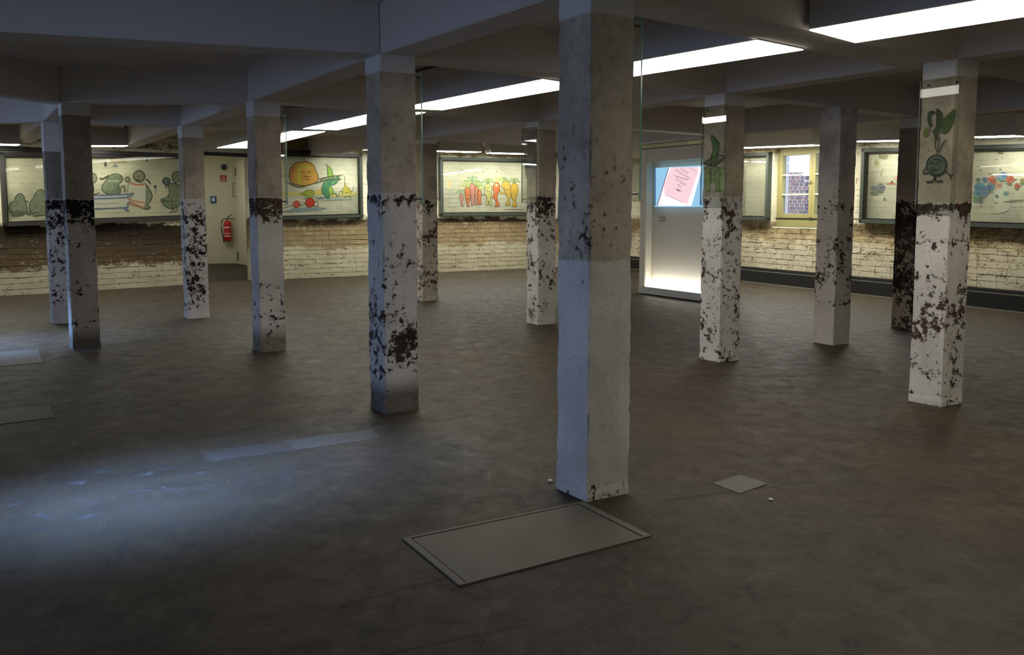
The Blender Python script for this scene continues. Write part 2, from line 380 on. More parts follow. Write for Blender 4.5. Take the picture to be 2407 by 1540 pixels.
# ------------------------------------------------------------------ brick walls
FRAMES = {}
def quad_on(pl, pts): return [pl.uv(*p) for p in pts]
FD = .11
plf = {k: p.shifted(FD) for k, p in dict(L=WLp, B=WBp, R=WRp).items()}
FRAMES['f1'] = ('L', quad_on(plf['L'], [(4, 533), (452, 515), (452, 362), (4, 357)]))
FRAMES['f2'] = ('B', quad_on(plf['B'], [(610, 518), (855, 511), (851, 362), (610, 356)]))
FRAMES['f3'] = ('B', quad_on(plf['B'], [(1034, 508), (1262, 506), (1262, 374), (1036, 369)]))
FRAMES['f4'] = ('R', quad_on(plf['R'], [(1675, 515), (1802, 518), (1807, 357), (1675, 364)]))
FRAMES['f5'] = ('R', quad_on(plf['R'], [(2019, 524), (2440, 539), (2440, 337), (2024, 349)]))
WIN = dict(u0=WRp.uv(1816, 500)[0], u1=WRp.uv(1990, 500)[0], z0=1.12, z1=2.62)
PILPX = [(1300, 1480), (868, 993), (583, 670), (422, 492), (140, 232), (98, 150), (2140, 2270), (1650, 1750), (1234, 1300), (1913, 2000), (2118, 2160)]
def brick_meshes(tag_, mat, W=.292, Hh=.096):
    out = []
    for k in range(7):
        bm = bmesh.new(); bmesh.ops.create_cube(bm, size=1)
        for v in bm.verts: v.co = Vector((v.co.x*W, v.co.y*.03, v.co.z*Hh))
        bmesh.ops.subdivide_edges(bm, edges=[e for e in bm.edges if abs(e.verts[0].co.x-e.verts[1].co.x) > .1], cuts=1)
        for v in bm.verts:
            if v.co.y > 0:
                v.co.x *= 1.0+.02*random.random(); v.co.z *= .93+.09*random.random(); v.co.y += random.uniform(-.005, .003)
        me = bpy.data.meshes.new('brick'); bm.to_mesh(me); bm.free(); me.materials.append(mat); out.append(me)
    return out
def brick_wall(name, pl, u0, u1, mat, holes, frames, zmax=CEIL, thick=.3, nmax=300, course=.1, bl=.3, mort=None):
    m = MB()
    us = sorted(set([u0, u1]+[h for q in holes for h in q[:2]]))
    for a, b in zip(us, us[1:]):
        zs = [(0, zmax)]
        for h in holes:
            if h[0] <= a+1e-6 and h[1] >= b-1e-6: zs = [(0, h[2]), (h[3], zmax)]
        for z0, z1 in zs:
            if z1-z0 > .01: m.pbox(pl, a, b, z0, z1, -thick, 0)
    wall = struct(m.build(name, mort or mat, fix=True))
    meshes = brick_meshes(name, mat)
    rot = math.atan2(pl.n.y, pl.n.x)-math.pi/2
    xd = Vector((math.cos(rot), math.sin(rot)))
    cand = []
    rows = int(zmax/course)
    for r in range(rows):
        z = (r+.5)*course; u = u0-(bl/2 if r % 2 else 0)
        while u < u1:
            w = bl*random.choice((1, 1, 1, .5)) if random.random() < .25 else bl
            a, b = max(u, u0), min(u+w, u1); u += w
            if b-a < .06: continue
            if any(a < h[1] and b > h[0] and z+.045 > h[2] and z-.045 < h[3] for h in holes):
                for h in holes:
                    if a < h[0] < b: b = h[0]
                    elif a < h[1] < b: a = h[1]
                if b-a < .06 or any(a+1e-4 < h[1] and b-1e-4 > h[0] and z+.045 > h[2] and z-.045 < h[3] for h in holes): continue
            um = (a+b)/2; p = pl.P(um, z); X, Y = px_of(p)
            behind = any(q[0][0]-.05 < um < q[1][0]+.05 and min(q[0][1], q[1][1])+.02 < z < max(q[2][1], q[3][1])-.02 for q in frames)
            seen = 0 < X < 2407 and 0 < Y < 1540 and not any(c0+6 < X < c1-6 for c0, c1 in PILPX) and z < 2.75
            size = (b-a)*10*F/max(1, p.y) + (-200 if not seen else 0)+(-40 if behind else 0)
            if name == 'wall_right' and 1505 < X < 1670: size -= 200
            cand.append((size, a, b, z, behind))
    cand.sort(key=lambda c: -c[0])
    rest = MB()
    for i, (s_, a, b, z, behind) in enumerate(cand):
        proud = random.uniform(-.0135, -.0115) if behind else random.uniform(-.010, -.003)
        p = pl.P((a+b)/2, z+random.uniform(-.003, .003), proud); me = random.choice(meshes); sc = (b-a)/bl
        if i < nmax and s_ > -30:
            o = bpy.data.objects.new('brick', me); C.objects.link(o); o.parent = wall; o.location = p
            o.rotation_euler = (random.uniform(-.015, .015), 0, rot+random.uniform(-.012, .012)); o.scale = (sc, 1, 1)
        elif s_ > -190 or random.random() < 2:
            vs = [(p.x+xd.x*v.co.x*sc+pl.n.x*v.co.y, p.y+xd.y*v.co.x*sc+pl.n.y*v.co.y, p.z+v.co.z) for v in me.vertices]
            rest.add(vs, [tuple(f.vertices) for f in me.polygons])
    o = rest.build('brick', mat, wall, fix=False); o['kind'] = 'stuff'
    return wall
CREAM = (222, 218, 180)
mL = wall_mat('left_back_wall', [(0, (176, 170, 146)), (.40, (176, 168, 144)), (.46, (84, 70, 50)), (.80, (66, 54, 39)), (.96, (34, 26, 18)), (1.17, (28, 22, 16)), (1.22, (222, 216, 184)), (3, (222, 216, 184))],
              [(0, (110, 98, 74)), (.42, (110, 98, 74)), (.46, (142, 130, 106)), (.9, (132, 118, 94)), (1.15, (96, 84, 66)), (1.25, (150, 136, 96)), (3, (120, 108, 78))],
              [(0, .42), (.42, .42), (.5, .50), (1.0, .40), (1.15, .34), (1.24, .45), (1.34, .18), (2.4, .22), (2.6, .6), (3, .6)])
mB = wall_mat('back_wall', [(0, (184, 178, 150)), (.60, (188, 182, 154)), (.66, (150, 134, 102)), (1.02, (136, 118, 86)), (1.12, (104, 88, 64)), (1.22, (84, 72, 54)), (1.27, (228, 225, 200)), (2.64, (228, 225, 200)), (2.72, (150, 134, 96)), (3, (160, 146, 110))],
              [(0, (104, 92, 68)), (.6, (112, 100, 74)), (.66, (176, 160, 120)), (1.1, (170, 156, 124)), (1.25, (186, 172, 124)), (2.4, (176, 168, 136)), (3, (110, 96, 64))],
              [(0, .42), (.6, .42), (.66, .55), (1.0, .55), (1.2, .5), (1.27, .35), (1.36, .14), (2.4, .16), (2.62, .4), (2.8, .6), (3, .5)])
mR = wall_mat('right_wall', [(0, (208, 200, 174)), (.78, (204, 196, 168)), (.92, (182, 166, 128)), (1.18, (138, 120, 86)), (1.26, (226, 221, 194)), (2.5, (226, 221, 194)), (2.62, (150, 134, 98)), (3, (190, 180, 140))],
              [(0, (140, 124, 88)), (.8, (132, 114, 78)), (1.2, (104, 86, 56)), (1.3, (168, 156, 120)), (3, (120, 104, 70))],
              [(0, .44), (.8, .52), (1.2, .58), (1.27, .3), (1.4, .26), (2.3, .34), (2.6, .55), (3, .4)])
fr = lambda k: [v[1] for v in FRAMES.values() if v[0] == k]
wall_L = brick_wall('wall_back_left', WLp, -3.3, WLp.L, mL, [], fr('L'))
wall_B = brick_wall('wall_back', WBp, 0, WBp.L, mB, [], fr('B'))
wall_R = brick_wall('wall_right', WRp, 0, 11.4, mR, [(WIN['u0'], WIN['u1'], WIN['z0'], WIN['z1'])], fr('R'))
# plain walls out of the picture close the room
def flatwall(name, a, b, holes=(), th=.3, mat=None):
    pl = Plane(a, b); cen = Vector((-.5, 9)); n = pl.n
    if (cen-pl.A).dot(n) < 0: pl.n = -n
    m = MB(); us = sorted(set([0, pl.L]+[h for q in holes for h in q[:2]]))
    for u0, u1 in zip(us, us[1:]):
        zs = [(0, CEIL)]
        for h in holes:
            if h[0] <= u0+1e-6 and h[1] >= u1-1e-6: zs = [(0, h[2]), (h[3], CEIL)]
        for z0, z1 in zs: m.pbox(pl, u0, u1, z0, z1, -th, 0)
    return struct(m.build(name, mat or M['head']))
cl = ab(-2.2, LEFTB); far = WLp.A-WLp.d*3.3
fa = Vector(far).dot(AD)
flatwall('wall_left', cl, ab(fa+.6, LEFTB), [(4.1+2.2-.95, 4.1+2.2+.95, 1.15, 2.55), (10.9+2.2-.95, 10.9+2.2+.95, 1.15, 2.55), (-.6+2.2-.9, -.6+2.2+.9, 1.3, 2.4)])
er = WRp.A+WRp.d*11.35; nr = ab(-2.2, 9.6)
m = MB(); m.prism([tuple(p) for p in (ab(-4, LEFTB-.3), ab(18, LEFTB-.3), ab(18, -9), ab(-4, -9))], .9, 1.1); struct(m.build('unseen_ground', M['patch2']))  # unseen ground outside the left windows, added to stop sky light from below
flatwall('wall_near', cl, nr); flatwall('wall_near_right', nr, er)
flatwall('wall_left_end', ab(fa+.6, LEFTB), far)

# ------------------------------------------------------------------ doorway recess
rc = [(-6.16, 16.2), (-9.35, 21.5), (-7.42, 21.96), (-6.25, 20.25), (-5.42, 16.95)]
RCZ = 2.80
nm = ['wall_recess_left', 'wall_recess_back', 'wall_recess_side', 'wall_recess_right']
RP = []
for (a, b), n_ in zip(zip(rc, rc[1:]), nm):
    pl = Plane(a, b)
    if (Vector((-7.0, 19.3))-pl.A).dot(pl.n) < 0: pl.n = -pl.n
    RP.append(pl); m = MB(); m.pbox(pl, -.02, pl.L+.02, 0, RCZ+.1, -.2, 0); struct(m.build(n_, M['white']))
m = MB(); m.prism([(p[0], p[1]) for p in [(-6.0, 16.1), (-9.6, 21.5), (-7.42, 22.2), (-6.05, 20.3), (-5.2, 16.9)]], RCZ, RCZ+.1); struct(m.build('trim_1', M['white']))
lin = Plane(WLp.P(WLp.L, 0).xy, WBp.A); m = MB(); m.pbox(lin, 0, lin.L, 2.56, CEIL, -.3, 0); struct(m.build('trim_2', M['white']))
side = RP[2]
u0, _ = side.uv(562, 500); _, zt = side.uv(566, 377); u0 = max(u0, .35)
m = MB(); m.pbox(side, u0, side.L-.02, .01, zt, .0, .05); dr = struct(m.build('door_1', M['doorwhite'], bevel=.006))
m = MB(); m.pbox(side, u0-.07, u0, 0, zt+.07, 0, .035); m.pbox(side, u0-.07, side.L, zt+.01, zt+.07, 0, .035); m.build('door_frame', M['doorwhite'], dr, bevel=.004)
for y0, y1 in ((394, 413), (592, 611)):
    z1 = side.uv(561, y0)[1]; z0 = side.uv(561, y1)[1]; m = MB(); p = side.P(u0-.01, 0, .06)
    m.tube([(p.x, p.y, z0), (p.x, p.y, z1)], .018, 8); m.build('hinge', M['pin'], dr)

# window in the right wall
W0, W1, wz0, wz1 = WIN['u0'], WIN['u1'], 1.12, 2.62
wp = WRp
m = MB(); D0, D1 = -.20, -.10
m.pbox(wp, W0, W0+.07, wz0, wz1, D0, D1); m.pbox(wp, W1-.07, W1, wz0, wz1, D0, D1); m.pbox(wp, W0, W1, wz1-.07, wz1, D0, D1)
m.pbox(wp, W0, W1, wz0, wz0+.17, D0, D1+.01)
win = struct(m.build('window_1', M['olive'], bevel=.004))
um = (W0+W1)/2; gz0, gz1 = wz0+.17, wz1-.07
for k, (a, b) in enumerate(((W0+.07, um), (um, W1-.07))):
    q = MB(); c0, c1 = D0+.02, D1+.015; s_ = .075
    q.pbox(wp, a, a+s_, gz0, gz1, c0, c1); q.pbox(wp, b-s_, b, gz0, gz1, c0, c1); q.pbox(wp, a+s_, b-s_, gz0, gz0+.08, c0, c1); q.pbox(wp, a+s_, b-s_, gz1-.07, gz1, c0, c1)
    sash = q.build('sash', M['olive'], win, bevel=.003)
    z0, z1 = gz0+.08, gz1-.07
    for j in (1, 2):
        zc = z0+(z1-z0)*j/3; q = MB(); q.pbox(wp, a+s_, b-s_, zc-.013, zc+.013, c0+.02, c1); q.build('glazing_bar', M['muntin'], sash)
    for j in range(3):
        q = MB(); q.pbox(wp, a+s_, b-s_, z0+(z1-z0)*j/3, z0+(z1-z0)*(j+1)/3, c0+.03, c0+.034); q.build('pane', M['glass'], sash)
hp = wp.P(um-.01, 1.98, D1+.03); q = MB(); q.tube([hp, hp+Vector((wp.n.x, wp.n.y, 0))*.04, hp+Vector((wp.n.x, wp.n.y, 0))*.04+Vector((-wp.d.x, -wp.d.y, 0))*.11], .012, 8)
q.build('window_handle', M['chrome'], win)
q = MB(); q.pbox(wp, um-.03, um+.02, gz0-.02, gz0+.02, D1, D1+.03); q.build('bolt', M['pin'], win)
q = MB(); q.pbox(wp, W0, W1, wz0-.02, wz0, -.28, .01); q.build('sill', M['white'], win, bevel=.003)
q = MB(); q.pbox(wp, W0-.001, W1+.001, gz0-.012, gz0+.006, D1, D1+.022); q.build('drip_rail', M['framedark'], win)
# brick wall outside the window
oY = 19.8
def ox(px): return (px-1203.5)/F*oY
ow = Plane((ox(1850), oY), (ox(2080), oY))
m = MB(); m.pbox(ow, 0, ow.L, 0.2, 3.6, -.2, -.01); outw = struct(m.build('wall_outside', M['outmortar']))
m = MB(); pl2 = Plane((ox(1700), oY+.35), (ox(1850), oY+.35)); m.pbox(pl2, 0, pl2.L, .2, 3.6, -.2, 0); struct(m.build('wall_outside_white', M['outplaster']))
m = MB(); m.prism([(4.6, 18.5), (12, 16), (12, 24), (4.6, 24)], -.1, .2); struct(m.build('trim_3', M['outmortar']))
bmz = {}
cnt = 0
for r in range(34):
    z = .98+r*.082+0
    if z > 3.0: break
    u = -.06 if r % 2 else 0; long_row = (r % 4 == 2)
    while u < ow.L-.02:
        w = .205 if long_row else .112
        if r % 4 == 1 and random.random() < .4: w = .205
        a, b = max(u, 0), min(u+w-.018, ow.L); u += w
        if b-a < .03: continue
        key = (round(b-a, 3), random.randint(0, 1))
        if key not in bmz:
            q = MB(); q.pbox(Plane((0, 0), (1, 0)), -(b-a)/2, (b-a)/2, -.031, .031, 0, .03)
            me_o = q.build('tmp', M['outbrick'] if key[1] else M['outbrick2'], bevel=.004); bmz[key] = me_o.data; bpy.data.objects.remove(me_o)
        cnt += 1
        if cnt > 290: break
        o = bpy.data.objects.new('brick', bmz[key]); C.objects.link(o); o.parent = outw; c_ = ow.P((a+b)/2, z, -.018)
        o.location = c_

# black duct at the foot of the right wall
m = MB(); m.pbox(WRp, .3, 11.3, 0.0, .235, 0, .11); bb = struct(m.build('baseboard_right', M['duct'], bevel=.004))
m = MB(); m.pbox(WRp, .3, 11.3, .247, .30, 0, .085); m.build('upper_rail', M['black'], bb, bevel=.003)
m = MB(); m.pbox(WRp, .3, 11.3, .235, .247, 0, .10); m.build('lip', M['lip'], bb)
m = MB(); m.pbox(WRp, .3, 11.3, 0.0, .012, .11, .15); m.build('floor_strip', M['lip'], bb)
# black rail over the left frames and the doorway
m = MB()
zr = 2.545
m.pbox(WLp, -.4, WLp.L, 2.44, 2.51, .0, .17)
a = WLp.P(WLp.L, 0, .05).xy; b = WBp.P(0, 0, .05).xy; dpl = Plane(a, b)
m.pbox(dpl, -.02, dpl.L+.02, 2.50, 2.57, -.03, .04)
m.pbox(WBp, 0, WBp.uv(775, 400)[0], 2.60, 2.68, .0, .17)
struct(m.build('trim_4', M['black']))

# ------------------------------------------------------------------ columns
def pillar(key, label, mat, head_z, topz=BB, wob=1.0, head=True):
    Nn = PN[key]; cen = Nn+(lv+rv)/2; base = Vector((cen.x, cen.y, 0))
    t = thing('pillar', base, label, 'pillar', 'square whitewashed pillars')
    cs = [Nn-cen, Nn+rv-cen, Nn+rv+lv-cen, Nn+lv-cen]
    rows = 70; ns = 7; vs = []; seed = Vector((sum(map(ord, key)) % 7, len(key)*3.1+ord(key[0]), ord(key[-1])*.37))
    zt = head_z
    for k in range(rows+1):
        z = zt*k/rows
        for i in range(4):
            a, b = cs[i], cs[(i+1) % 4]; e = (b-a).normalized(); nrm = Vector((e.y, -e.x))
            for j in range(ns):
                f = [0, .045, .2, .5, .8, .955, 1][j] if False else j/ns
                f = (0, .05, .25, .5, .75, .95, .975)[j]
                p = a+(b-a)*f
                P3 = Vector((p.x*4, p.y*4, z*1.2))+seed
                d = noise.noise(P3)*.006+noise.noise(P3*5)*.0025
                if j == 0:   # chipped arris
                    q = Vector((p.x*3, p.y*3, z*6))+seed
                    ch = max(0., noise.noise(q)-.05)*.028+max(0., noise.noise(q*3.1)-.1)*.018
                    p = p*(1-ch*wob/p.length)
                elif j in (1, 5, 6): pass
                if z < .05: d += .004
                p = p+nrm*d*wob; vs.append((p.x, p.y, z))
    n = 4*ns; fs = [(k*n+i, k*n+(i+1) % n, (k+1)*n+(i+1) % n, (k+1)*n+i) for k in range(rows) for i in range(n)]+[tuple(range(n))[::-1], tuple(range(rows*n, rows*n+n))]
    me = bpy.data.meshes.new('shaft'); me.from_pydata(vs, [], fs); me.materials.append(mat); me.update()
    o = bpy.data.objects.new('shaft', me); C.objects.link(o); o.parent = t
    if head_z < topz-.01:
        m = MB(); k = 1.012; m.prism([tuple(c*k) for c in cs], head_z, topz+.01)
        h = m.build('head', M['head'], None, bevel=.005); h.parent = t; h['label'] = 'freshly limewashed top of the pillar'
    return t, Nn
PIL = {}
mk = pillar_mat
PIL['P1'] = pillar('P1', 'nearest and largest white pillar, in the centre of the room in front of the floor hatch', mk('column_paint_a', 1.23, [(0, .50), (.06, .42), (.13, .10), (.2, .05), (1.2, .04), (1.3, .34), (1.75, .30), (1.95, .06), (2.45, .04)], up=(196, 184, 160), low=(222, 216, 202), seed=3.3, under=(60, 52, 44), und2=(110, 98, 82)), 2.44)
PIL['P2'] = pillar('P2', 'peeling white pillar with a dark stained foot, second nearest in the middle row', mk('column_paint_b', 1.6, [(0, .12), (.3, .44), (.55, .60), (.8, .44), (1.0, .30), (1.4, .26), (1.5, .45), (1.58, .66), (1.61, .06), (2.45, .04)], base=.2, basecol=(84, 70, 48), seed=8.1), 2.45)
PIL['P3'] = pillar('P3', 'white pillar with a ragged brown broken band at mid height, beside the fire extinguisher recess', mk('column_paint_c', 1.60, [(0, .1), (.3, .40), (.6, .30), (.9, .26), (1.3, .30), (1.42, .62), (1.58, .84), (1.61, .05), (2.4, .04)], base=.2, basecol=(128, 116, 96), seed=12.9, under=(44, 34, 24)), 2.42)
PIL['P4'] = pillar('P4', 'pillar thickly flecked with black left of the doorway recess', mk('column_paint_d', 1.61, [(0, .25), (.15, .38), (.6, .52), (1.0, .48), (1.55, .58), (1.62, .04), (2.4, .03)], seed=17.7, under=(18, 15, 12), und2=(50, 40, 30)), 2.42)
PIL['L1'] = pillar('L1', 'nearer of the two dark pillars at the far left, black peeling band at mid height', mk('column_paint_e', 1.58, [(0, .1), (.25, .42), (.5, .32), (.9, .34), (1.2, .44), (1.4, .70), (1.57, .78), (1.59, .02), (2.45, .02)], base=.16, basecol=(92, 82, 66), seed=22.4, under=(16, 14, 12), und2=(30, 25, 20), up=(168, 156, 140), low=(190, 182, 168)), 2.45)
PIL['L2'] = pillar('L2', 'farther of the two dark pillars at the far left, half hidden by the nearer one', mk('column_paint_f', 1.60, [(0, .1), (.3, .34), (.8, .36), (1.2, .50), (1.4, .66), (1.58, .90), (1.61, .02), (2.45, .02)], seed=27.2, under=(14, 12, 11), und2=(28, 24, 20), up=(150, 144, 132), low=(190, 184, 172)), 2.20)
PIL['RR'] = pillar('RR', 'white peeling pillar at the right with a painted beet figure under glass', mk('column_paint_g', 1.53, [(0, .36), (.2, .38), (.55, .52), (.75, .50), (1.0, .38), (1.3, .38), (1.42, .44), (1.47, .62), (1.52, .74), (1.54, .04), (2.45, .03)], seed=31.8, under=(50, 40, 32)), 2.45)
PIL['R'] = pillar('R', 'white pillar beside the lit display stand with painted green pods under glass', mk('column_paint_h', 1.6, [(0, .46), (.3, .46), (.9, .38), (1.5, .44), (1.58, .52), (1.61, .03), (2.45, .03)], seed=36.3, under=(58, 48, 38)), 2.46)
PIL['C'] = pillar('C', 'peeling pillar with a grey painted figure under glass, right of the carrot mural', mk('column_paint_i', 1.63, [(0, .3), (.3, .42), (.8, .44), (1.3, .42), (1.62, .68), (1.65, .03), (2.45, .03)], seed=41.6, und2=(80, 64, 48)), 2.47)
PIL['S1'] = pillar('S1', 'pillar with a clean white foot standing in front of the barred window', mk('column_paint_j', 1.74, [(0, .1), (.4, .10), (.44, .62), (.5, .40), (.8, .44), (1.2, .34), (1.7, .36), (1.75, .03), (2.45, .03)], up=(212, 202, 186), low=(208, 198, 180), seed=45.5, under=(46, 38, 30)), BB)
PIL['S2'] = pillar('S2', 'dark brown peeling pillar mostly hidden behind the beet pillar', mk('column_paint_k', 1.62, [(0, .5), (.3, .60), (.9, .66), (1.55, .72), (1.63, .03), (2.45, .03)], up=(156, 142, 124), low=(160, 146, 128), seed=50.9, under=(30, 24, 20)), 2.45)
PIL['D'] = pillar('D', 'speckled pillar standing just behind the second nearest pillar, left of the carrot mural', mk('column_paint_l', 1.62, [(0, .4), (.4, .50), (.9, .46), (1.3, .58), (1.6, .52), (1.63, .03), (2.4, .02)], up=(176, 162, 140), low=(190, 182, 164), seed=55.2, under=(50, 40, 32)), 2.5)

# glass plates in front of the pillar faces
def plate(key, side_, label, z0=1.55, z1=2.45, off=.055, near=.0, far=.02, px=None):
    Nn = PN[key]
    if side_ == 'left': A = Nn; sgn = 1
    else: A = Nn+rv
    pl = Plane(A, A+lv)
    out = -rv.normalized() if side_ == 'left' else rv.normalized()
    if pl.n.dot(out) < 0: pl.n = -pl.n
    u0, u1 = -near, .25+far
    if px: u0, u1 = [pl.shifted(off).uv(x, 350)[0] for x in px]
    t = thing('glass_plate', pl.P(0, z0, off), label, 'glass plate', 'protective glass plates on the pillars')
    q = MB(); q.pbox(pl, u0+.002, u1-.002, z0+.002, z1-.002, off, off+.008); q.build('pane', M['glass'], t)
    q = MB(); q.pbox(pl, min(u0, u1)-.001, min(u0, u1)+.001, z0, z1, off, off+.009); q.pbox(pl, max(u0, u1)-.001, max(u0, u1)+.001, z0, z1, off, off+.009)
    q.pbox(pl, u0, u1, z0, z0+.002, off, off+.009); q.pbox(pl, u0, u1, z1-.002, z1, off, off+.009); q.build('polished_edge', M['edge2' if side_ == 'left' else 'edge'], t)
    for u in (u0+.03, u1-.05):
        for z in (z0+.04, z1-.035):
            q = MB(); q.tube([pl.P(u, z, -.004), pl.P(u, z, off+.014)], .006, 8); q.build('standoff_pin', M['pin'], t)
    return t
plate('P1', 'r', 'tall clear glass plate seen edge-on on the nearest pillar', 1.53, 2.45, .05)
plate('P2', 'r', 'tall clear glass plate seen edge-on on the pillar with the dark foot', 1.52, 2.47, .045)
plate('P3', 'r', 'tall clear glass plate on the pillar with the ragged brown band', 1.52, 2.45, .05)
plate('D', 'r', 'tall clear glass plate on the speckled pillar left of the carrot mural', 1.6, 2.55, .05)
plate('RR', 'left', 'clear glass plate over the painted beet figure', 1.47, 2.44, .03, px=(2249, 2158))
plate('R', 'left', 'clear glass plate over the painted green pods', 1.52, 2.46, .03, px=(1707, 1650))
plate('C', 'left', 'clear glass plate over the grey painted figure', 1.56, 2.5, .03, px=(1262, 1227))

# ------------------------------------------------------------------ glazed frames over the murals
def glazed_frame(key, label, fm=None):
    fm = fm or M['frame']
    k, q4 = FRAMES[key]; pl = dict(L=WLp, B=WBp, R=WRp)[k]
    (ul, zl), (ur, zr_), (ur2, zr2), (ul2, zl2) = q4
    ul = ul2 = (ul+ul2)/2; ur = ur2 = (ur+ur2)/2
    t = thing('glazed_frame', pl.P(ul, zl, 0), label, 'frame', 'glazed steel frames over the wall paintings')
    w = .062; dp = FD
    def bar(name, uv, d0, d1, mt): q = MB(); q.pquad(pl, uv, d0, d1); return q.build(name, mt, t, bevel=.003)
    bar('bottom_rail', [(ul, zl), (ur, zr_), (ur, zr_+w), (ul, zl+w)], .008, dp, fm)
    bar('top_rail', [(ul, zl2-w), (ur, zr2-w), (ur, zr2), (ul, zl2)], .008, dp, fm)
    bar('left_stile', [(ul, zl), (ul+w, zl), (ul+w, zl2), (ul, zl2)], .008, dp, fm)
    bar('right_stile', [(ur-w, zr_), (ur, zr_), (ur, zr2), (ur-w, zr2)], .008, dp, fm)
    v = w+.02
    q = MB()
    q.pquad(pl, [(ul+w, zl+w), (ur-w, zr_+w), (ur-w, zr_+v), (ul+w, zl+v)], .02, dp-.02)
    q.pquad(pl, [(ul+w, zl2-v), (ur-w, zr2-v), (ur-w, zr2-w), (ul+w, zl2-w)], .02, dp-.02)
    q.pquad(pl, [(ul+w, zl+w), (ul+v, zl+w), (ul+v, zl2-w), (ul+w, zl2-w)], .02, dp-.02)
    q.pquad(pl, [(ur-v, zr_+w), (ur-w, zr_+w), (ur-w, zr2-w), (ur-v, zr2-w)], .02, dp-.02)
    q.build('inner_seal', M['framedark'], t)
    q = MB(); q.pquad(pl, [(ul+w, zl+w), (ur-w, zr_+w), (ur-w, zr2-w), (ul+w, zl2-w)], dp-.022, dp-.018); q.build('glass', M['glass'], t)
    return t
glazed_frame('f1', 'long dark glazed frame over the bathing pears at the far left', plain('dark_frame', srgb(38, 38, 30), .5))
glazed_frame('f2', 'glazed frame over the pumpkin and pea pod painting')
glazed_frame('f3', 'glazed frame over the row of carrots on the back wall')
glazed_frame('f4', 'narrow glazed frame left of the window, almost empty painting')
glazed_frame('f5', 'wide glazed frame over the blue and red flower garland')

# ------------------------------------------------------------------ painted figures (flat paint on the walls and pillars)
PM = {}
def paint(col, mixin=.4, name='paint', under=(222, 218, 182)):
    k = (col, mixin)
    if k not in PM:
        t = NT('wall_paint'); co = t.pos(); mixin = mixin*.55; n_ = t.noise(co, 16, 7, .7); n2 = t.noise(co, 70, 5, .7)
        f = t.math('MULTIPLY', t.rng(t.math('ADD', t.math('MULTIPLY', n_, .6), t.math('MULTIPLY', n2, .4)), .38, .62), mixin*1.6, True)
        t.l(t.mix(f, srgb(*col), srgb(*under)), t.b.inputs['Base Color']); t.b.inputs['Roughness'].default_value = .9; t.b.inputs['Specular IOR Level'].default_value = .15
        PM[k] = t.m
    return PM[k]
def spline(pts, closed, n=5):
    P = [Vector(p) for p in pts]; out = []; L = len(P)
    for i in range(L if closed else L-1):
        p0 = P[(i-1) % L] if closed or i > 0 else P[0]; p1 = P[i]; p2 = P[(i+1) % L]; p3 = P[(i+2) % L] if closed or i+2 < L else P[-1]
        for k in range(n):
            s = k/n; out.append(.5*((2*p1)+(p2-p0)*s+(2*p0-5*p1+4*p2-p3)*s*s+(3*p1-p0-3*p2+p3)*s**3))
    if not closed: out.append(P[-1])
    return out
class Mural:
    def __init__(s, pl, sc, ox_, oy_, d0, maxz=None): s.pl = pl; s.sc = sc; s.o = (ox_, oy_); s.d = d0
    def start(s): s.mb = MB(); s.mats = []; s.k = 0
    def mi(s, m):
        if m not in s.mats: s.mats.append(m)
        return s.mats.index(m)
    def to(s, p): return s.pl.uv(p[0]/s.sc+s.o[0], p[1]/s.sc+s.o[1])
    def fill(s, pts, col, mx=.4, edge=None, ew=9, smooth=True, straight=False):
        q = [Vector(p) for p in pts] if straight else spline(pts, True)
        s.k += 1; d = s.d+s.k*.0004
        vs = [s.pl.P(*s.to(p), d) for p in q]
        tr = tessellate_polygon([[Vector((p[0], p[1], 0)) for p in q]])
        s.mb.add(vs, [tuple(t) for t in tr], s.mi(paint(col, mx)))
        if edge: s.line(q+[q[0]], edge, ew, raw=True)
    def line(s, pts, col, w=9, raw=False, mx=.12):
        w = w*1.3
        q = [Vector(p) for p in pts] if raw else spline(pts, False)
        s.k += 1; d = s.d+s.k*.0004; L = []
        for i, p in enumerate(q):
            t = (q[min(i+1, len(q)-1)]-q[max(i-1, 0)]); t = t.normalized() if t.length > 1e-6 else Vector((1, 0)); n = Vector((-t.y, t.x))*w/2
            L += [s.pl.P(*s.to(p+n), d), s.pl.P(*s.to(p-n), d)]
        s.mb.add(L, [(2*i, 2*i+1, 2*i+3, 2*i+2) for i in range(len(q)-1)], s.mi(paint(col, mx)))
    def ell(s, cx, cy, rx, ry, col, mx=.4, edge=None, ew=9):
        s.fill([(cx+rx*math.cos(a*math.pi/4), cy+ry*math.sin(a*math.pi/4)) for a in range(8)], col, mx, edge, ew)
    def done(s, name, parent, label=None): 
        o = s.mb.build(name, s.mats, parent, label, fix=False); return o
DK = (62, 66, 56); GR = (104, 124, 92)
# carrots
mu = Mural(WBp, 8.557, 1030, 340, .008)
def tuft(x, y, col, r=110, a0=-160, a1=-20, n=5):
    for i in range(n):
        a = math.radians(a0+(a1-a0)*i/(n-1)); e = (x+math.cos(a)*r, y+math.sin(a)*r*.95); mid = (x+math.cos(a)*r*.5, y+math.sin(a)*r*.75-14)
        mu.line([(x, y), mid, e, (e[0]+math.copysign(14, math.cos(a)), e[1]+26)], col, 17, mx=.35)
def veg(name, pts, col, leaf=None, lr=110, edge=None, extra=None, mx=.3, lab=None):
    mu.start()
    if leaf: tuft(leaf[0], leaf[1], leaf[2], lr)
    mu.fill(pts, col, mx, edge or tuple(int(c*.62) for c in col), 8)
    if extra: extra()
    mu.done(name, wall_B, lab)
OR = (226, 120, 52); PK = (222, 136, 112); YE = (216, 176, 62)
veg('painted_carrot', [(440, 1000), (470, 985), (500, 1020), (495, 1100), (485, 1180), (505, 1228), (460, 1225), (450, 1150), (437, 1080)], (222, 150, 138), (455, 985, (150, 178, 130)), 80)
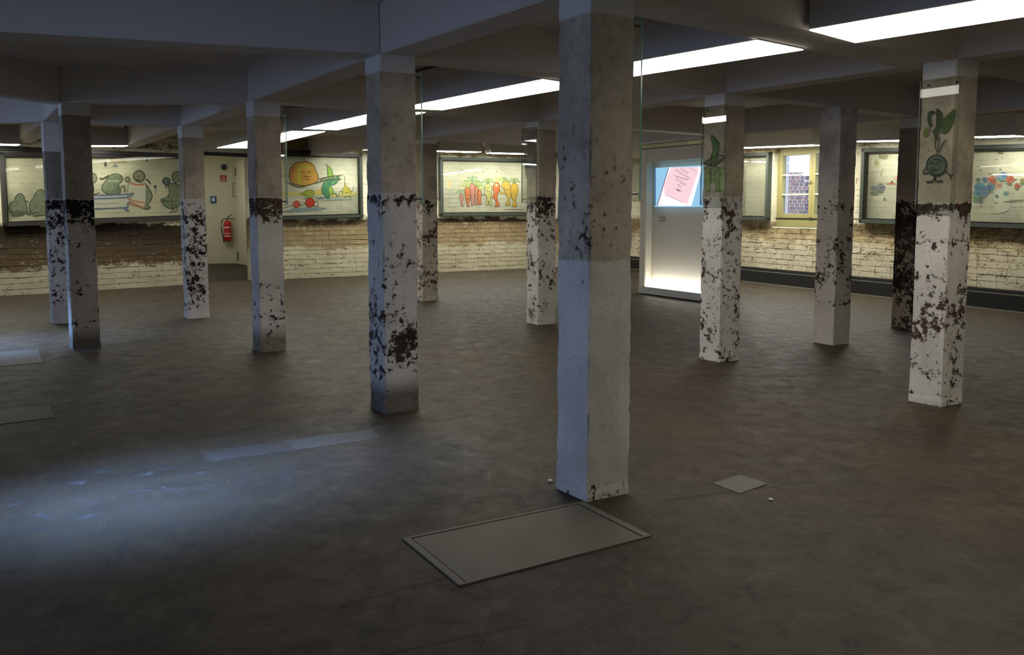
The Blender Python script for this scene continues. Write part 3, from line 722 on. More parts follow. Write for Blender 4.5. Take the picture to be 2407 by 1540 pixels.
veg('painted_carrot', [(650, 790), (690, 780), (730, 830), (742, 900), (725, 1000), (715, 1100), (705, 1210), (665, 1210), (665, 1100), (650, 1000), (640, 900)], PK, (680, 780, (128, 168, 104)), 150)
veg('painted_carrot', [(735, 850), (770, 830), (800, 880), (790, 1000), (780, 1150), (795, 1200), (742, 1198), (748, 1100), (735, 1000)], PK, (770, 850, (160, 186, 96)), 120)
veg('painted_carrot', [(545, 880), (575, 862), (622, 880), (642, 920), (645, 1050), (628, 1150), (600, 1200), (630, 1240), (585, 1237), (568, 1150), (545, 1050), (532, 950)], OR, (590, 870, (176, 196, 92)), 150,
    extra=lambda: [mu.line([(550, 1000), (600, 1010), (640, 1002)], (186, 84, 34), 8), mu.line([(560, 1085), (600, 1092), (660, 1085)], (150, 70, 30), 8)])
veg('painted_carrot', [(790, 930), (830, 915), (862, 960), (858, 1060), (850, 1150), (870, 1200), (810, 1200), (805, 1120), (785, 1050)], OR, (835, 930, (190, 206, 110)), 110)
veg('painted_turnip', [(930, 850), (960, 800), (1010, 790), (1050, 820), (1078, 880), (1060, 950), (1068, 1010), (1050, 1080), (1060, 1180), (1085, 1215), (1035, 1218), (1015, 1130), (995, 1212), (955, 1212), (975, 1100), (965, 1030), (920, 1000), (940, 930)], (214, 208, 128), (1000, 790, (134, 160, 86)), 120, edge=(120, 124, 76),
    extra=lambda: [mu.line([(925, 860), (970, 870), (1070, 850)], (120, 124, 76), 8), mu.line([(870, 1005), (960, 1010)], (90, 110, 70), 12), mu.line([(980, 910), (1000, 940), (1030, 930)], (110, 104, 66), 7)])
veg('painted_carrot', [(1110, 810), (1150, 765), (1200, 765), (1237, 820), (1225, 920), (1190, 1000), (1182, 1080), (1212, 1170), (1228, 1237), (1135, 1237), (1170, 1190), (1140, 1110), (1108, 1070), (1112, 1000), (1118, 940), (1100, 880)], (228, 108, 44), (1205, 765, (196, 212, 128)), 130,
    extra=lambda: [mu.ell(1172, 818, 20, 22, (238, 228, 190), .1), mu.ell(1135, 800, 12, 16, (236, 200, 150), .1), mu.ell(1098, 1055, 24, 26, (222, 112, 84), .2)])
veg('painted_yellow_turnip', [(1280, 800), (1310, 750), (1380, 740), (1430, 770), (1445, 850), (1452, 950), (1470, 1040), (1440, 1090), (1430, 1180), (1445, 1218), (1350, 1218), (1390, 1160), (1390, 1060), (1350, 980), (1320, 900), (1270, 850)], YE, (1310, 745, (130, 162, 96)), 90,
    extra=lambda: [mu.line([(1300, 860), (1330, 850), (1330, 910), (1430, 900)], (150, 116, 44), 8), mu.line([(1340, 960), (1270, 970), (1240, 930)], YE, 26), mu.line([(1240, 930), (1230, 890)], (90, 110, 110), 10)])
veg('painted_yellow_turnip', [(1480, 800), (1530, 780), (1580, 800), (1605, 880), (1592, 980), (1560, 1060), (1555, 1150), (1575, 1237), (1475, 1237), (1515, 1180), (1495, 1100), (1460, 1040), (1450, 950), (1460, 860)], (218, 172, 44), (1525, 780, (122, 146, 90)), 110)
mu.start(); mu.ell(215, 790, 42, 58, (232, 196, 128), .8); mu.ell(205, 855, 32, 26, (228, 206, 140), .8); mu.line([(180, 700), (215, 780), (200, 830)], (226, 168, 96), 10, mx=.8); mu.line([(1330, 1310), (1500, 1300), (1735, 1308)], (120, 112, 84), 7); mu.line([(450, 520), (470, 532), (495, 516)], (50, 46, 36), 12); mu.ell(905, 535, 12, 9, (110, 96, 70), .2); mu.ell(1172, 540, 12, 9, (80, 70, 50), .2); mu.ell(240, 520, 10, 10, (90, 78, 56), .2)
mu.done('faded_painted_flower', wall_B)
# pumpkin carried on poles, pea pod, onion, tomatoes
mu = Mural(WBp, 8.555, 660, 340, .008)
mu.start(); mu.fill([(20, 968), (330, 962), (480, 975), (640, 960), (820, 930), (830, 1000), (700, 1015), (400, 1030), (150, 1030), (20, 1020)], (214, 206, 92), .6)
mu.fill([(980, 1000), (1200, 985), (1520, 970), (1500, 1030), (1200, 1045), (1000, 1060)], (220, 210, 110), .6)
mu.ell(765, 955, 60, 50, (222, 190, 66), .5)
mu.fill([(40, 1340), (250, 1290), (500, 1272), (920, 1272), (800, 1312), (500, 1345), (250, 1358), (60, 1358)], (112, 140, 158), .45)
mu.fill([(740, 1098), (900, 1102), (1100, 1088), (1300, 1098), (1425, 1100), (1420, 1118), (1100, 1122), (900, 1120)], (128, 168, 180), .6)
mu.done('painted_ground', wall_B)
mu.start()
mu.fill([(170, 620), (185, 520), (240, 420), (330, 360), (460, 340), (580, 360), (660, 420), (700, 520), (745, 610), (752, 690), (700, 760), (600, 800), (480, 828), (350, 812), (240, 780), (190, 720)], (204, 150, 58), .2, (66, 60, 44), 11)
mu.fill([(330, 480), (420, 390), (520, 400), (610, 460), (560, 500), (480, 470), (400, 520), (400, 680), (400, 800), (340, 790), (325, 650)], (196, 182, 52), .25)
mu.fill([(225, 470), (290, 450), (250, 560), (240, 700), (205, 640)], (196, 96, 50), .3)
for ln, w in (([(420, 560), (455, 545), (480, 560)], 12), ([(535, 560), (570, 545), (600, 565)], 12), ([(500, 590), (515, 640), (490, 660)], 9), ([(450, 655), (480, 640), (510, 650), (540, 645), (590, 650)], 12), ([(480, 690), (530, 705), (575, 690)], 10), ([(170, 640), (100, 625), (40, 640)], 14), ([(400, 260), (470, 300), (520, 345)], 8)): mu.line(ln, (96, 58, 36), w)
mu.line([(90, 735), (350, 850), (600, 800), (900, 720), (1215, 694)], (92, 82, 66), 17); mu.line([(750, 700), (900, 660), (1050, 632), (1225, 622)], (92, 82, 66), 15); mu.line([(790, 735), (850, 690), (905, 675)], (96, 100, 88), 20)
mu.done('painted_pumpkin', wall_B)
mu.start()
mu.fill([(930, 440), (970, 438), (1020, 500), (1047, 600), (1040, 690), (955, 695), (940, 560)], (136, 176, 70), .15, (54, 86, 60), 9)
mu.fill([(915, 695), (1000, 685), (1080, 665), (1165, 650), (1160, 720), (1090, 795), (1005, 825), (985, 900), (975, 1010), (975, 1110), (930, 1115), (900, 1030), (840, 990), (820, 900), (850, 790)], (62, 140, 100), .2, (38, 84, 66), 9)
mu.fill([(960, 870), (1010, 850), (1055, 930), (1045, 1010), (980, 1010)], (156, 184, 70), .2, (54, 110, 66), 7)
for ln, w in (([(915, 390), (935, 440)], 10), ([(1045, 985), (1100, 985), (1135, 1050), (1180, 1010)], 13), ([(900, 1040), (840, 1080), (800, 1060), (765, 1090)], 15), ([(950, 800), (1000, 770), (1040, 760)], 8)): mu.line(ln, (58, 96, 88), w)
mu.ell(1043, 770, 14, 16, (200, 208, 120), .1)
mu.done('painted_pea_pod', wall_B)
mu.start(); mu.fill([(1285, 765), (1320, 840), (1385, 890), (1412, 960), (1380, 1020), (1300, 1045), (1240, 1000), (1240, 920), (1275, 850)], (208, 190, 60), .25, (120, 108, 50), 8)
for ln in ([(1285, 765), (1282, 660), (1240, 595)], [(1240, 945), (1195, 940), (1165, 970)], [(1405, 930), (1445, 935), (1455, 850)], [(1300, 1045), (1295, 1075), (1255, 1095)], [(1360, 1040), (1395, 1060), (1410, 1110)], [(1290, 960), (1330, 970), (1360, 950)], [(1300, 900), (1315, 905)], [(1345, 900), (1362, 905)]): mu.line(ln, (104, 92, 56), 8)
mu.done('painted_onion', wall_B)
mu.start(); mu.ell(587, 1165, 90, 92, (206, 50, 34), .12, (120, 34, 26), 8); mu.fill([(400, 995), (500, 935), (600, 912), (668, 945), (660, 1010), (600, 1072), (540, 1050), (480, 1020)], (160, 168, 44), .25, (86, 96, 36), 8)
for ln in ([(500, 1160), (450, 1210), (400, 1225)], [(670, 1160), (740, 1120), (700, 1040)], [(660, 1230), (740, 1240), (745, 1160)], [(460, 1085), (520, 1080)], [(560, 1255), (530, 1290)]): mu.line(ln, (84, 74, 56), 9)
mu.done('painted_tomato', wall_B)
mu.start(); mu.ell(318, 1200, 68, 70, (214, 84, 54), .15, (130, 50, 36), 8); mu.line([(250, 1210), (170, 1240), (60, 1280)], (84, 74, 56), 9); mu.line([(380, 1215), (440, 1220)], (84, 74, 56), 8); mu.line([(280, 1262), (250, 1290)], (84, 74, 56), 8)
mu.done('painted_tomato', wall_B)
# bathing pears
mu = Mural(WLp, 5.349, 0, 330, .008)
G1 = (112, 122, 98); G2 = (96, 112, 86)
mu.start(); mu.fill([(240, 670), (290, 690), (310, 750), (330, 820), (342, 880), (300, 930), (220, 945), (150, 935), (112, 880), (125, 800), (180, 760), (195, 710)], G1, .35, DK, 8); mu.fill([(120, 900), (200, 885), (300, 905), (290, 945), (200, 960), (140, 945)], (70, 78, 60), .3)
mu.line([(310, 770), (345, 765), (345, 790)], DK, 8); mu.line([(160, 880), (190, 850), (240, 850)], (180, 180, 150), 8); mu.done('painted_pear', wall_L)
mu.start(); mu.fill([(450, 660), (500, 622), (560, 650), (600, 750), (620, 850), (580, 930), (480, 945), (400, 920), (365, 840), (390, 760), (420, 720)], G1, .35, DK, 8); mu.fill([(330, 905), (390, 900), (380, 935), (345, 935)], G1, .3, DK, 7); mu.fill([(430, 910), (490, 915), (480, 945), (420, 948)], G1, .3, DK, 7); mu.done('painted_pear', wall_L)
BL = (84, 104, 134)
mu.start(); mu.fill([(1020, 735), (1615, 720), (1600, 800), (1560, 845), (1020, 852)], (206, 204, 184), .3, BL, 12); mu.fill([(1000, 688), (1300, 690), (1600, 676), (1668, 662), (1662, 698), (1600, 718), (1300, 735), (1000, 735)], (176, 184, 190), .3, BL, 11); mu.fill([(1540, 850), (1590, 848), (1622, 895), (1585, 893)], BL, .2)
mu.line([(1180, 795), (1300, 800), (1500, 790)], (130, 130, 120), 5); mu.done('painted_bathtub', wall_L)
mu.start(); mu.ell(1160, 478, 56, 66, G1, .35, DK, 8); mu.fill([(1130, 540), (1165, 560), (1178, 620), (1160, 690), (1120, 690)], G1, .35, DK, 8); mu.line([(1160, 660), (1200, 680), (1245, 655)], DK, 9); mu.line([(1150, 500), (1175, 515), (1190, 500)], DK, 7); mu.ell(1165, 465, 6, 10, DK, .1); mu.done('painted_bathing_pear', wall_L)
mu.start(); mu.fill([(1275, 590), (1330, 500), (1370, 450), (1440, 422), (1520, 440), (1542, 500), (1490, 560), (1515, 640), (1470, 678), (1380, 685), (1310, 650)], G2, .35, DK, 8); mu.line([(1262, 470), (1275, 490), (1320, 470), (1370, 440)], DK, 17); mu.line([(1350, 510), (1440, 512), (1500, 508)], (190, 196, 170), 8); mu.ell(1450, 465, 14, 8, DK, .1)
mu.line([(1500, 640), (1520, 590), (1560, 580), (1565, 650)], G1, 20); mu.done('painted_bathing_pear', wall_L)
mu.start(); mu.fill([(1830, 560), (1880, 620), (1912, 700), (1880, 780), (1850, 800), (1890, 852), (1818, 862), (1815, 780), (1800, 640)], G1, .4, DK, 8)
mu.fill([(1622, 530), (1720, 556), (1828, 546), (1812, 845), (1700, 790), (1610, 735)], (206, 202, 182), .25, (130, 126, 110), 6)
for ln in ([(1625, 540), (1720, 560), (1828, 550)], [(1614, 735), (1700, 765), (1812, 785)], [(1616, 790), (1700, 815), (1814, 842)]): mu.line(ln, (212, 104, 58), 11)
mu.ell(1745, 450, 70, 68, (128, 128, 96), .3, DK, 11); mu.ell(1600, 492, 28, 32, (140, 138, 108), .3, DK, 9); mu.line([(1830, 490), (1855, 500), (1890, 550)], DK, 12); mu.line([(1700, 490), (1725, 500), (1745, 490)], DK, 9); mu.line([(1720, 445), (1760, 455)], DK, 7); mu.done('painted_pear_with_towel', wall_L)
mu.start(); mu.ell(1950, 584, 21, 22, (88, 90, 112), .2); mu.line([(1950, 605), (1955, 640), (1952, 680)], (90, 96, 84), 6); mu.done('painted_brush', wall_L)
mu.start(); mu.fill([(2110, 560), (2200, 540), (2280, 600), (2300, 700), (2270, 800), (2180, 860), (2100, 845), (2040, 790), (2025, 740), (2090, 720), (2130, 650)], G2, .35, DK, 8); mu.ell(2215, 460, 52, 68, (118, 122, 92), .3, DK, 10); mu.ell(2090, 512, 47, 44, (84, 92, 104), .25, (50, 56, 66), 9)
for ln in ([(2090, 560), (2080, 600)], [(2040, 760), (2120, 770), (2220, 760)], [(2140, 800), (2180, 850), (2160, 900), (2120, 905)], [(2200, 800), (2230, 860), (2190, 905)]): mu.line(ln, DK, 9)
mu.done('painted_pear_with_mirror', wall_L)
mu.start(); mu.fill([(1405, 336), (1445, 293), (1492, 336)], (112, 126, 140), .3, straight=True); mu.fill([(1378, 190), (1592, 190), (1592, 290), (1390, 290)], (170, 156, 112), .3, straight=True)
mu.ell(1325, 300, 18, 34, (60, 54, 40), .2); mu.ell(1845, 250, 9, 20, (50, 44, 34), .2); mu.ell(230, 210, 14, 9, (60, 54, 40), .2); mu.done('painted_shower_head', wall_L)
# flower garland
mu = Mural(WRp, 5.914, 2000, 330, .008)
def flower(cx, cy, r, col, leaf=None):
    r = r*1.25; mu.start()
    for i in range(7):
        a = i*2*math.pi/7+random.random(); mu.ell(cx+math.cos(a)*r*.55, cy+math.sin(a)*r*.55, r*.48, r*.4, tuple(min(255, max(0, int(c*random.uniform(.8, 1.12)))) for c in col), .35)
    mu.ell(cx, cy, r*.25, r*.25, tuple(int(c*.7) for c in col), .2)
    if leaf: mu.line([(cx-r, cy+r*.8), (cx-r*.3, cy+r*1.2), (cx+r*.5, cy+r)], leaf, 14, mx=.3)
    mu.done('painted_flower', wall_R)
BF = (62, 122, 164); RF = (206, 82, 58); PF = (214, 150, 130); LF = (96, 128, 92)
for cx, cy, r, c_, lf in ((345, 675, 52, (118, 122, 136), LF), (428, 655, 46, (96, 102, 132), LF), (660, 525, 30, PF, None), (1800, 655, 62, BF, None), (1860, 720, 52, BF, LF), (1770, 740, 48, (78, 142, 162), LF), (1945, 645, 46, BF, LF), (1868, 552, 36, BF, None), (1965, 560, 52, RF, None),
                      (2125, 492, 48, (86, 148, 186), LF), (2060, 530, 40, (130, 176, 196), None), (2222, 545, 46, RF, LF), (2060, 625, 44, PF, None), (2320, 630, 32, RF, LF), (1815, 845, 26, (86, 104, 134), None), (2165, 740, 34, (140, 168, 164), None), (2035, 780, 22, (96, 128, 142), None), (1775, 548, 26, (90, 130, 120), None), (2390, 560, 30, (150, 140, 84), LF), (1750, 800, 34, (110, 150, 130), LF)): flower(cx, cy, r, c_, lf)
mu.start(); mu.line([(505, 610), (560, 600), (625, 606)], (204, 112, 78), 16); mu.line([(560, 575), (590, 580)], (60, 60, 60), 16); mu.ell(685, 578, 12, 20, (70, 62, 60), .2); mu.ell(665, 705, 28, 18, (150, 150, 124), .4); mu.ell(475, 820, 14, 26, (96, 92, 70), .3)
mu.ell(455, 225, 70, 36, (130, 126, 92), .6); mu.ell(365, 315, 36, 44, (160, 146, 98), .6); mu.line([(420, 500), (440, 430), (460, 400)], (160, 146, 104), 12); mu.ell(2090, 165, 40, 30, (120, 100, 60), .4)
for x_, y_ in ((1805, 420), (2085, 405), (1935, 470), (2300, 540), (1820, 915), (2020, 870)): mu.ell(x_, y_, 16, 8, (84, 80, 60), .2)
mu.line([(2140, 855), (2250, 845), (2407, 830)], (110, 100, 68), 9); mu.done('faded_paint_marks', wall_R)
mu.start(); mu.fill([(2050, 640), (2190, 640), (2210, 800), (2200, 960), (2100, 1000), (2010, 960), (2000, 800)], (214, 216, 196), .4); mu.done('painted_vase', wall_R)
# figures on the pillars
def pilmural(key, sc, ox_, oy_): return Mural(Plane(PN[key], PN[key]+lv), sc, ox_, oy_, .011)
mu = pilmural('R', 6.42, 1640, 240); pt = PIL['R'][0]
mu.start(); mu.fill([(222, 490), (262, 550), (312, 600), (326, 680), (305, 760), (286, 840), (290, 905), (210, 905), (215, 820), (240, 740), (240, 660), (213, 560)], (70, 110, 50), .2, (46, 74, 40), 8)
for y_ in (620, 660, 700): mu.line([(262, y_), (285, y_+10), (300, y_-4)], (48, 76, 40), 7)
mu.done('painted_pod', pt)
mu.start()
for ln, w in (([(105, 920), (310, 792), (437, 820)], 20), ([(105, 920), (240, 965), (437, 822)], 30), ([(170, 935), (250, 905)], 14), ([(300, 800), (330, 860)], 10)): mu.line(ln, (66, 64, 52), w, raw=True)
mu.done('painted_grater', pt)
mu.start()
for x0, x1, y0, c_ in ((120, 200, 1000, (132, 148, 84)), (205, 280, 1060, (122, 142, 78)), (272, 350, 1000, (104, 130, 70)), (345, 428, 1010, (128, 150, 88))):
    mu.fill([(x0+10, y0), ((x0+x1)/2, y0-22), (x1-8, y0+8), (x1, y0+150), (x1-4, 1300), (x1-20, 1340), (x0+18, 1340), (x0, 1260), (x0+4, y0+120)], c_, .3, (70, 92, 52), 7)
mu.fill([(205, 1240), (240, 1225), (278, 1240), (270, 1345), (210, 1345)], (168, 166, 146), .2)
for ln in ([(215, 1080), (250, 1095), (285, 1080)], [(210, 1165), (245, 1175), (270, 1160)], [(160, 1060), (175, 1050), (180, 1080)], [(360, 1090), (385, 1095), (400, 1070)], [(110, 1010), (130, 985), (150, 1020)], [(210, 1000), (240, 1015), (255, 995)], [(340, 975), (310, 1030), (330, 1060)]): mu.line(ln, (62, 80, 50), 9)
mu.done('painted_leaf_group', pt)
mu = pilmural('RR', 5.31, 2130, 190); pt = PIL['RR'][0]
DG = (46, 62, 34)
mu.start(); mu.fill([(390, 350), (440, 380), (470, 450), (455, 540), (420, 620), (395, 740), (370, 740), (350, 660), (330, 630), (380, 570), (380, 450)], DG, .15); mu.fill([(340, 375), (375, 400), (340, 420), (318, 470), (335, 560), (300, 575), (275, 500), (275, 420), (300, 380)], (44, 60, 44), .15); mu.fill([(620, 355), (625, 440), (580, 560), (520, 640), (460, 660), (440, 600), (480, 480), (550, 400)], (66, 84, 40), .15); mu.fill([(240, 600), (290, 580), (300, 640), (270, 700), (225, 695), (222, 640)], (82, 96, 40), .2)
for ln in ([(375, 730), (375, 820), (395, 880)], [(430, 700), (415, 800), (405, 880)], [(505, 735), (450, 820), (420, 890)], [(405, 860), (400, 920)]): mu.line(ln, (56, 66, 48), 12)
mu.done('painted_beet_leaves', pt)
mu.start(); mu.ell(388, 1055, 120, 128, (70, 86, 78), .2, (30, 38, 36), 14)
for ln, w in (([(270, 1040), (255, 1090), (220, 1140), (250, 1160), (300, 1130)], 14), ([(490, 1110), (540, 1160), (570, 1190), (600, 1170)], 14), ([(560, 1180), (565, 1230)], 12), ([(355, 1180), (365, 1220), (330, 1255), (258, 1262)], 13), ([(375, 1200), (385, 1255), (450, 1250), (465, 1275)], 13), ([(300, 1040), (335, 1015), (350, 1045)], 9), ([(365, 1040), (400, 1020), (415, 1060)], 9), ([(330, 1080), (320, 1120), (350, 1130)], 9), ([(350, 980), (420, 985), (440, 1010)], 10), ([(360, 1110), (400, 1115)], 10)): mu.line(ln, (30, 36, 32), w)
mu.done('painted_beet', pt)
mu = pilmural('C', 7.33, 1220, 270); pt = PIL['C'][0]
mu.start(); mu.fill([(125, 850), (200, 870), (280, 850), (285, 980), (270, 1060), (225, 1110), (150, 1080), (120, 980)], (128, 130, 132), .4); mu.fill([(160, 1110), (230, 1110), (225, 1220), (150, 1215), (175, 1160)], (100, 112, 106), .3)
for ln, w in (([(130, 740), (115, 600), (170, 500), (230, 458), (270, 500), (285, 620), (290, 760), (270, 850)], 11), ([(150, 580), (200, 560), (250, 600), (275, 630)], 9), ([(180, 480), (230, 480), (260, 540)], 7), ([(130, 820), (160, 830), (240, 840), (280, 835)], 12), ([(120, 980), (150, 1080), (200, 1110), (270, 1090), (290, 1020)], 9), ([(265, 900), (270, 1050)], 14), ([(175, 610), (200, 605), (195, 630)], 8)): mu.line(ln, (92, 98, 90), w)
mu.done('painted_grey_figure', pt)

# ------------------------------------------------------------------ ceiling lamps
def lamp(NL, NR, FR, FL, label, z0=2.60, mat='lamp', body=.006, top=2.89, group='long ceiling lamps between the beams'):
    q = [Vector(p) for p in (NL, NR, FR, FL)]; c_ = sum(q, Vector((0, 0)))/4
    t = thing('ceiling_lamp', (c_.x, c_.y, z0), label, 'lamp', group)
    o_ = [c_+(p-c_)*(1+body/((p-c_).length)) for p in q]
    m = MB(); m.prism([tuple(p) for p in o_], z0+.002, top); m.build('housing', M['housing'], t, bevel=.003)
    m = MB(); m.prism([tuple(p) for p in q], z0-.004, z0+.001); m.build('diffuser', M[mat], t)
    return t
def V2(x, y): return Vector((x, y))
LZ = 2.555
def lampx(px, label, **k): return lamp(*[U(*p, LZ) for p in px], label, z0=LZ+.004, **k)
lamp(U(1903, 72, LZ)+V2(.66, -.75)*3.6, U(2010, 101, LZ)+V2(.66, -.75)*3.6, U(2010, 101, LZ), U(1903, 72, LZ), 'long bright ceiling lamp nearest the camera, running out of the top right corner', z0=LZ+.004)
lampx([(1780, 96), (1888, 118), (1440, 187), (1400, 163)], 'bright ceiling lamp between the nearest pillar and the beet pillar')
lampx([(1276, 188), (1371, 202), (1040, 259), (938, 255)], 'bright ceiling lamp seen between the two nearest pillars of the middle row')
lampx([(900, 262), (1000, 265), (792, 306), (713, 303)], 'bright ceiling lamp just left of the pillar with the dark foot')
lampx([(685, 309), (764, 310), (600, 349), (510, 348)], 'farthest of the long ceiling lamps, above the doorway recess')
def wlamp(pl, off, x0, y0, x1, y1, label, w=.26, ext0=0, ext1=0):
    q = pl.shifted(off); (ua, za) = q.uv(x0, y0); (ub, zb) = q.uv(x1, y1); ua -= ext0; ub += ext1
    t = thing('wall_lamp', q.P((ua+ub)/2, (za+zb)/2), label, 'lamp', 'slim lamps lighting the walls')
    m = MB(); m.hexa([q.P(ua-.03, za+.004, w/2+.02), q.P(ub+.03, zb+.004, w/2+.02), q.P(ub+.03, zb+.30, w/2+.02), q.P(ua-.03, za+.30, w/2+.02),
                      q.P(ua-.03, za+.004, -w/2-.02), q.P(ub+.03, zb+.004, -w/2-.02), q.P(ub+.03, zb+.30, -w/2-.02), q.P(ua-.03, za+.30, -w/2-.02)])
    m.build('housing', M['housing'], t)
    m = MB(); m.hexa([q.P(ua, za-.004, w/2), q.P(ub, zb-.004, w/2), q.P(ub, zb+.003, w/2), q.P(ua, za+.003, w/2), q.P(ua, za-.004, -w/2), q.P(ub, zb-.004, -w/2), q.P(ub, zb+.003, -w/2), q.P(ua, za+.003, -w/2)])
    m.build('diffuser', M['wash'], t)
    return t
_q = Plane((-8.3, 19.75), (-7.22, 19.75)); _t = thing('wall_lamp', (-7.7, 19.75, 2.74), 'slim lamp inside the white recess', 'lamp', 'slim lamps lighting the walls')
_m = MB(); _m.pbox(_q, 0, _q.L, 2.745, 2.80, -.15, .15); _m.build('housing', M['housing'], _t); _m = MB(); _m.pbox(_q, .02, _q.L-.02, 2.738, 2.746, -.13, .13); _m.build('diffuser', M['recess'], _t)
wlamp(WLp, .85, -60, 340, 42, 341, 'slim wall lamp at the left edge of the room above the long frame', ext0=.4)
wlamp(WLp, .85, 205, 343.5, 295, 343.5, 'slim wall lamp above the bathing pears')
wlamp(WBp, 1.0, 787, 350, 925, 353, 'slim wall lamp above the right end of the pumpkin painting')
wlamp(WBp, 1.0, 1000, 355, 1124, 358, 'slim wall lamp above the left half of the carrot painting')
wlamp(WBp, 1.0, 1150, 360, 1290, 363.5, 'slim wall lamp above the right half of the carrot painting')
wlamp(WRp, .7, 1690, 350, 1920, 341.5, 'slim wall lamp above the barred window')
wlamp(WRp, .7, 2012, 333, 2126, 331, 'slim wall lamp above the left end of the flower garland')
wlamp(WRp, .7, 2290, 323, 2396, 320, 'slim wall lamp above the right end of the flower garland')

# ------------------------------------------------------------------ lit display stand
dp = Plane(U(1500, 690), U(1645, 710)); Ld = dp.uv(1690, 600)[0]; ztop = dp.uv(1507, 352)[1]
st = thing('display_stand', dp.P(0, 0, 0), 'tall white lit display stand with a screen, left of the pod pillar', 'display stand')
T = .13; bz = dp.uv(1503, 672)[1]
m = MB(); m.pbox(dp, 0, Ld, bz, ztop, -.45, -.16); m.build('back_box', M['panel'], st, bevel=.004)
m = MB(); m.pbox(dp, 0, Ld, .015, bz, -.45, 0); m.build('plinth', M['plinth'], st, bevel=.004)
u_s0 = dp.uv(1533, 440)[0]; u_s1 = dp.uv(1646, 440)[0]; zs0 = (dp.uv(1533, 487)[1]+dp.uv(1646, 486)[1])/2; zs1 = (dp.uv(1533, 393)[1]+dp.uv(1646, 390)[1])/2
m = MB(); m.pbox(dp, 0, .16, bz, ztop, -.16, -.01); m.build('side_panel', M['panel'], st, bevel=.01)
m = MB(); m.pbox(dp, Ld-.16, Ld, bz, ztop, -.16, -.01); m.build('side_panel', M['panel'], st, bevel=.01)
m = MB(); m.pbox(dp, .16, Ld-.16, ztop-.22, ztop, -.16, -.01); m.build('top_panel', M['panel'], st, bevel=.01)
m = MB(); m.pbox(dp, .02, Ld, ztop, ztop+.015, -.4, -.03); m.build('shadow_gap', M['black'], st)
m = MB(); m.pbox(dp, .17, Ld-.17, bz, bz+.02, -.10, -.02); m.build('light_strip', M['led'], st)
def sm(col, e=1.0): return emit('screen_colour', srgb(*col), e)
scr = MB(); scr.pbox(dp, u_s0, u_s1, zs0, zs1, -.16, -.06); so = scr.build('screen', sm((150, 205, 240), .95), st)
def sq(pts, mat, d, name='screen_image', par=None):
    m = MB(); v = [dp.P(*dp.uv(1490+x/9.624, 340+y/9.624)) for x, y in pts]
    uv = [( (p.xy-dp.A).dot(dp.d), p.z) for p in v]
    m.add([dp.P(a, b, d) for a, b in uv], [tuple(range(len(pts)))], 0); o = m.build(name, mat, par or so, fix=False); return o
# the photographed pixels lie on the stand's front plane; the recessed screen sits 6 cm behind it
sq([(405, 530), (435, 530), (435, 1385), (405, 1385)], sm((60, 110, 160), .8), -.059)
sq([(735, 515), (1455, 500), (1450, 620), (1215, 1390), (465, 1385)], sm((255, 236, 244), 1.1), -.0585)
sq([(790, 515), (1400, 505), (1380, 640), (1150, 1330), (1050, 1310), (640, 1130), (620, 900)], sm((250, 212, 220), 1.0), -.058)
sq([(590, 1190), (900, 1260), (1100, 1340), (1080, 1390), (560, 1385)], sm((255, 255, 255), 1.3), -.0575)
sq([(722, 520), (737, 516), (478, 1385), (462, 1385)], sm((110, 30, 70), .6), -.0565)
sq([(1390, 505), (1455, 500), (1450, 640), (1240, 1385), (1215, 1385), (1400, 640)], sm((255, 255, 255), 1.4), -.0565)
sq([(1435, 720), (1450, 640), (1455, 640), (1470, 1385), (1430, 1385)], sm((110, 160, 215), .9), -.0560)
txm = sm((176, 130, 160), .7)
def text(s, x, y, size_px, ang, mat, par, pl, d):
    cu = bpy.data.curves.new('lettering', 'FONT'); cu.body = s; cu.size = 1; cu.align_x = 'CENTER'; cu.align_y = 'CENTER'
    ob = bpy.data.objects.new('lettering', cu); C.objects.link(ob); bpy.context.view_layer.update()
    dg = bpy.context.evaluated_depsgraph_get(); me = bpy.data.meshes.new_from_object(ob.evaluated_get(dg)); bpy.data.objects.remove(ob)
    u, z = pl.uv(x, y); u2, z2 = pl.uv(x, y+size_px); h = abs(z2-z); ca, sa = math.cos(ang), math.sin(ang)
    c0 = pl.P(u, z, d)
    for v in me.vertices:
        a, b = v.co.x*h*1.0, v.co.y*h
        a, b = a*ca-b*sa, a*sa+b*ca
        q = Vector((pl.d.x*a, pl.d.y*a, b)); v.co = q
    me.materials.clear(); me.materials.append(mat)
    o = bpy.data.objects.new('lettering', me); C.objects.link(o); o.parent = par; o.location = c0-parent_loc(par); return o
for s_, x_, y_, sz in (('Amtliches', 1085, 590, 9.0), ('Fernsprechbuch', 1050, 665, 10.5), ('POTSDAM', 1000, 850, 10.5), ('1951', 968, 935, 10.5)):
    text(s_, 1490+x_/9.624, 340+y_/9.624, sz*.82, -.42, txm, so, dp, -.055)
for a_, b_ in (((860, 690), (1170, 790)), ((900, 720), (1150, 800)), ((650, 1130), (1040, 1300)), ((1200, 520), (1385, 610))):
    sq([a_, b_, (b_[0], b_[1]+9), (a_[0], a_[1]+9)], txm, -.055, 'screen_rule')
sq([(850, 975), (930, 1010), (945, 1000), (1030, 1060), (950, 1050), (930, 1060), (920, 1030)], txm, -.055, 'printed_emblem')
for yy in (511, 519):
    u, z = dp.uv(1533, yy); m = MB(); m.pbox(dp, u, u+.16, z-.012, z+.012, -.16, -.142); b_ = m.build('slot', M['chrome'], st, bevel=.004)
# boxed duct above the stand
m = MB(); m.prism([(2.15, 17.5), (3.55, 16.75), (4.1, 16.95), (4.6, 18.1), (2.4, 18.8)], 2.60, 2.90); struct(m.build('trim_5', M['white']))

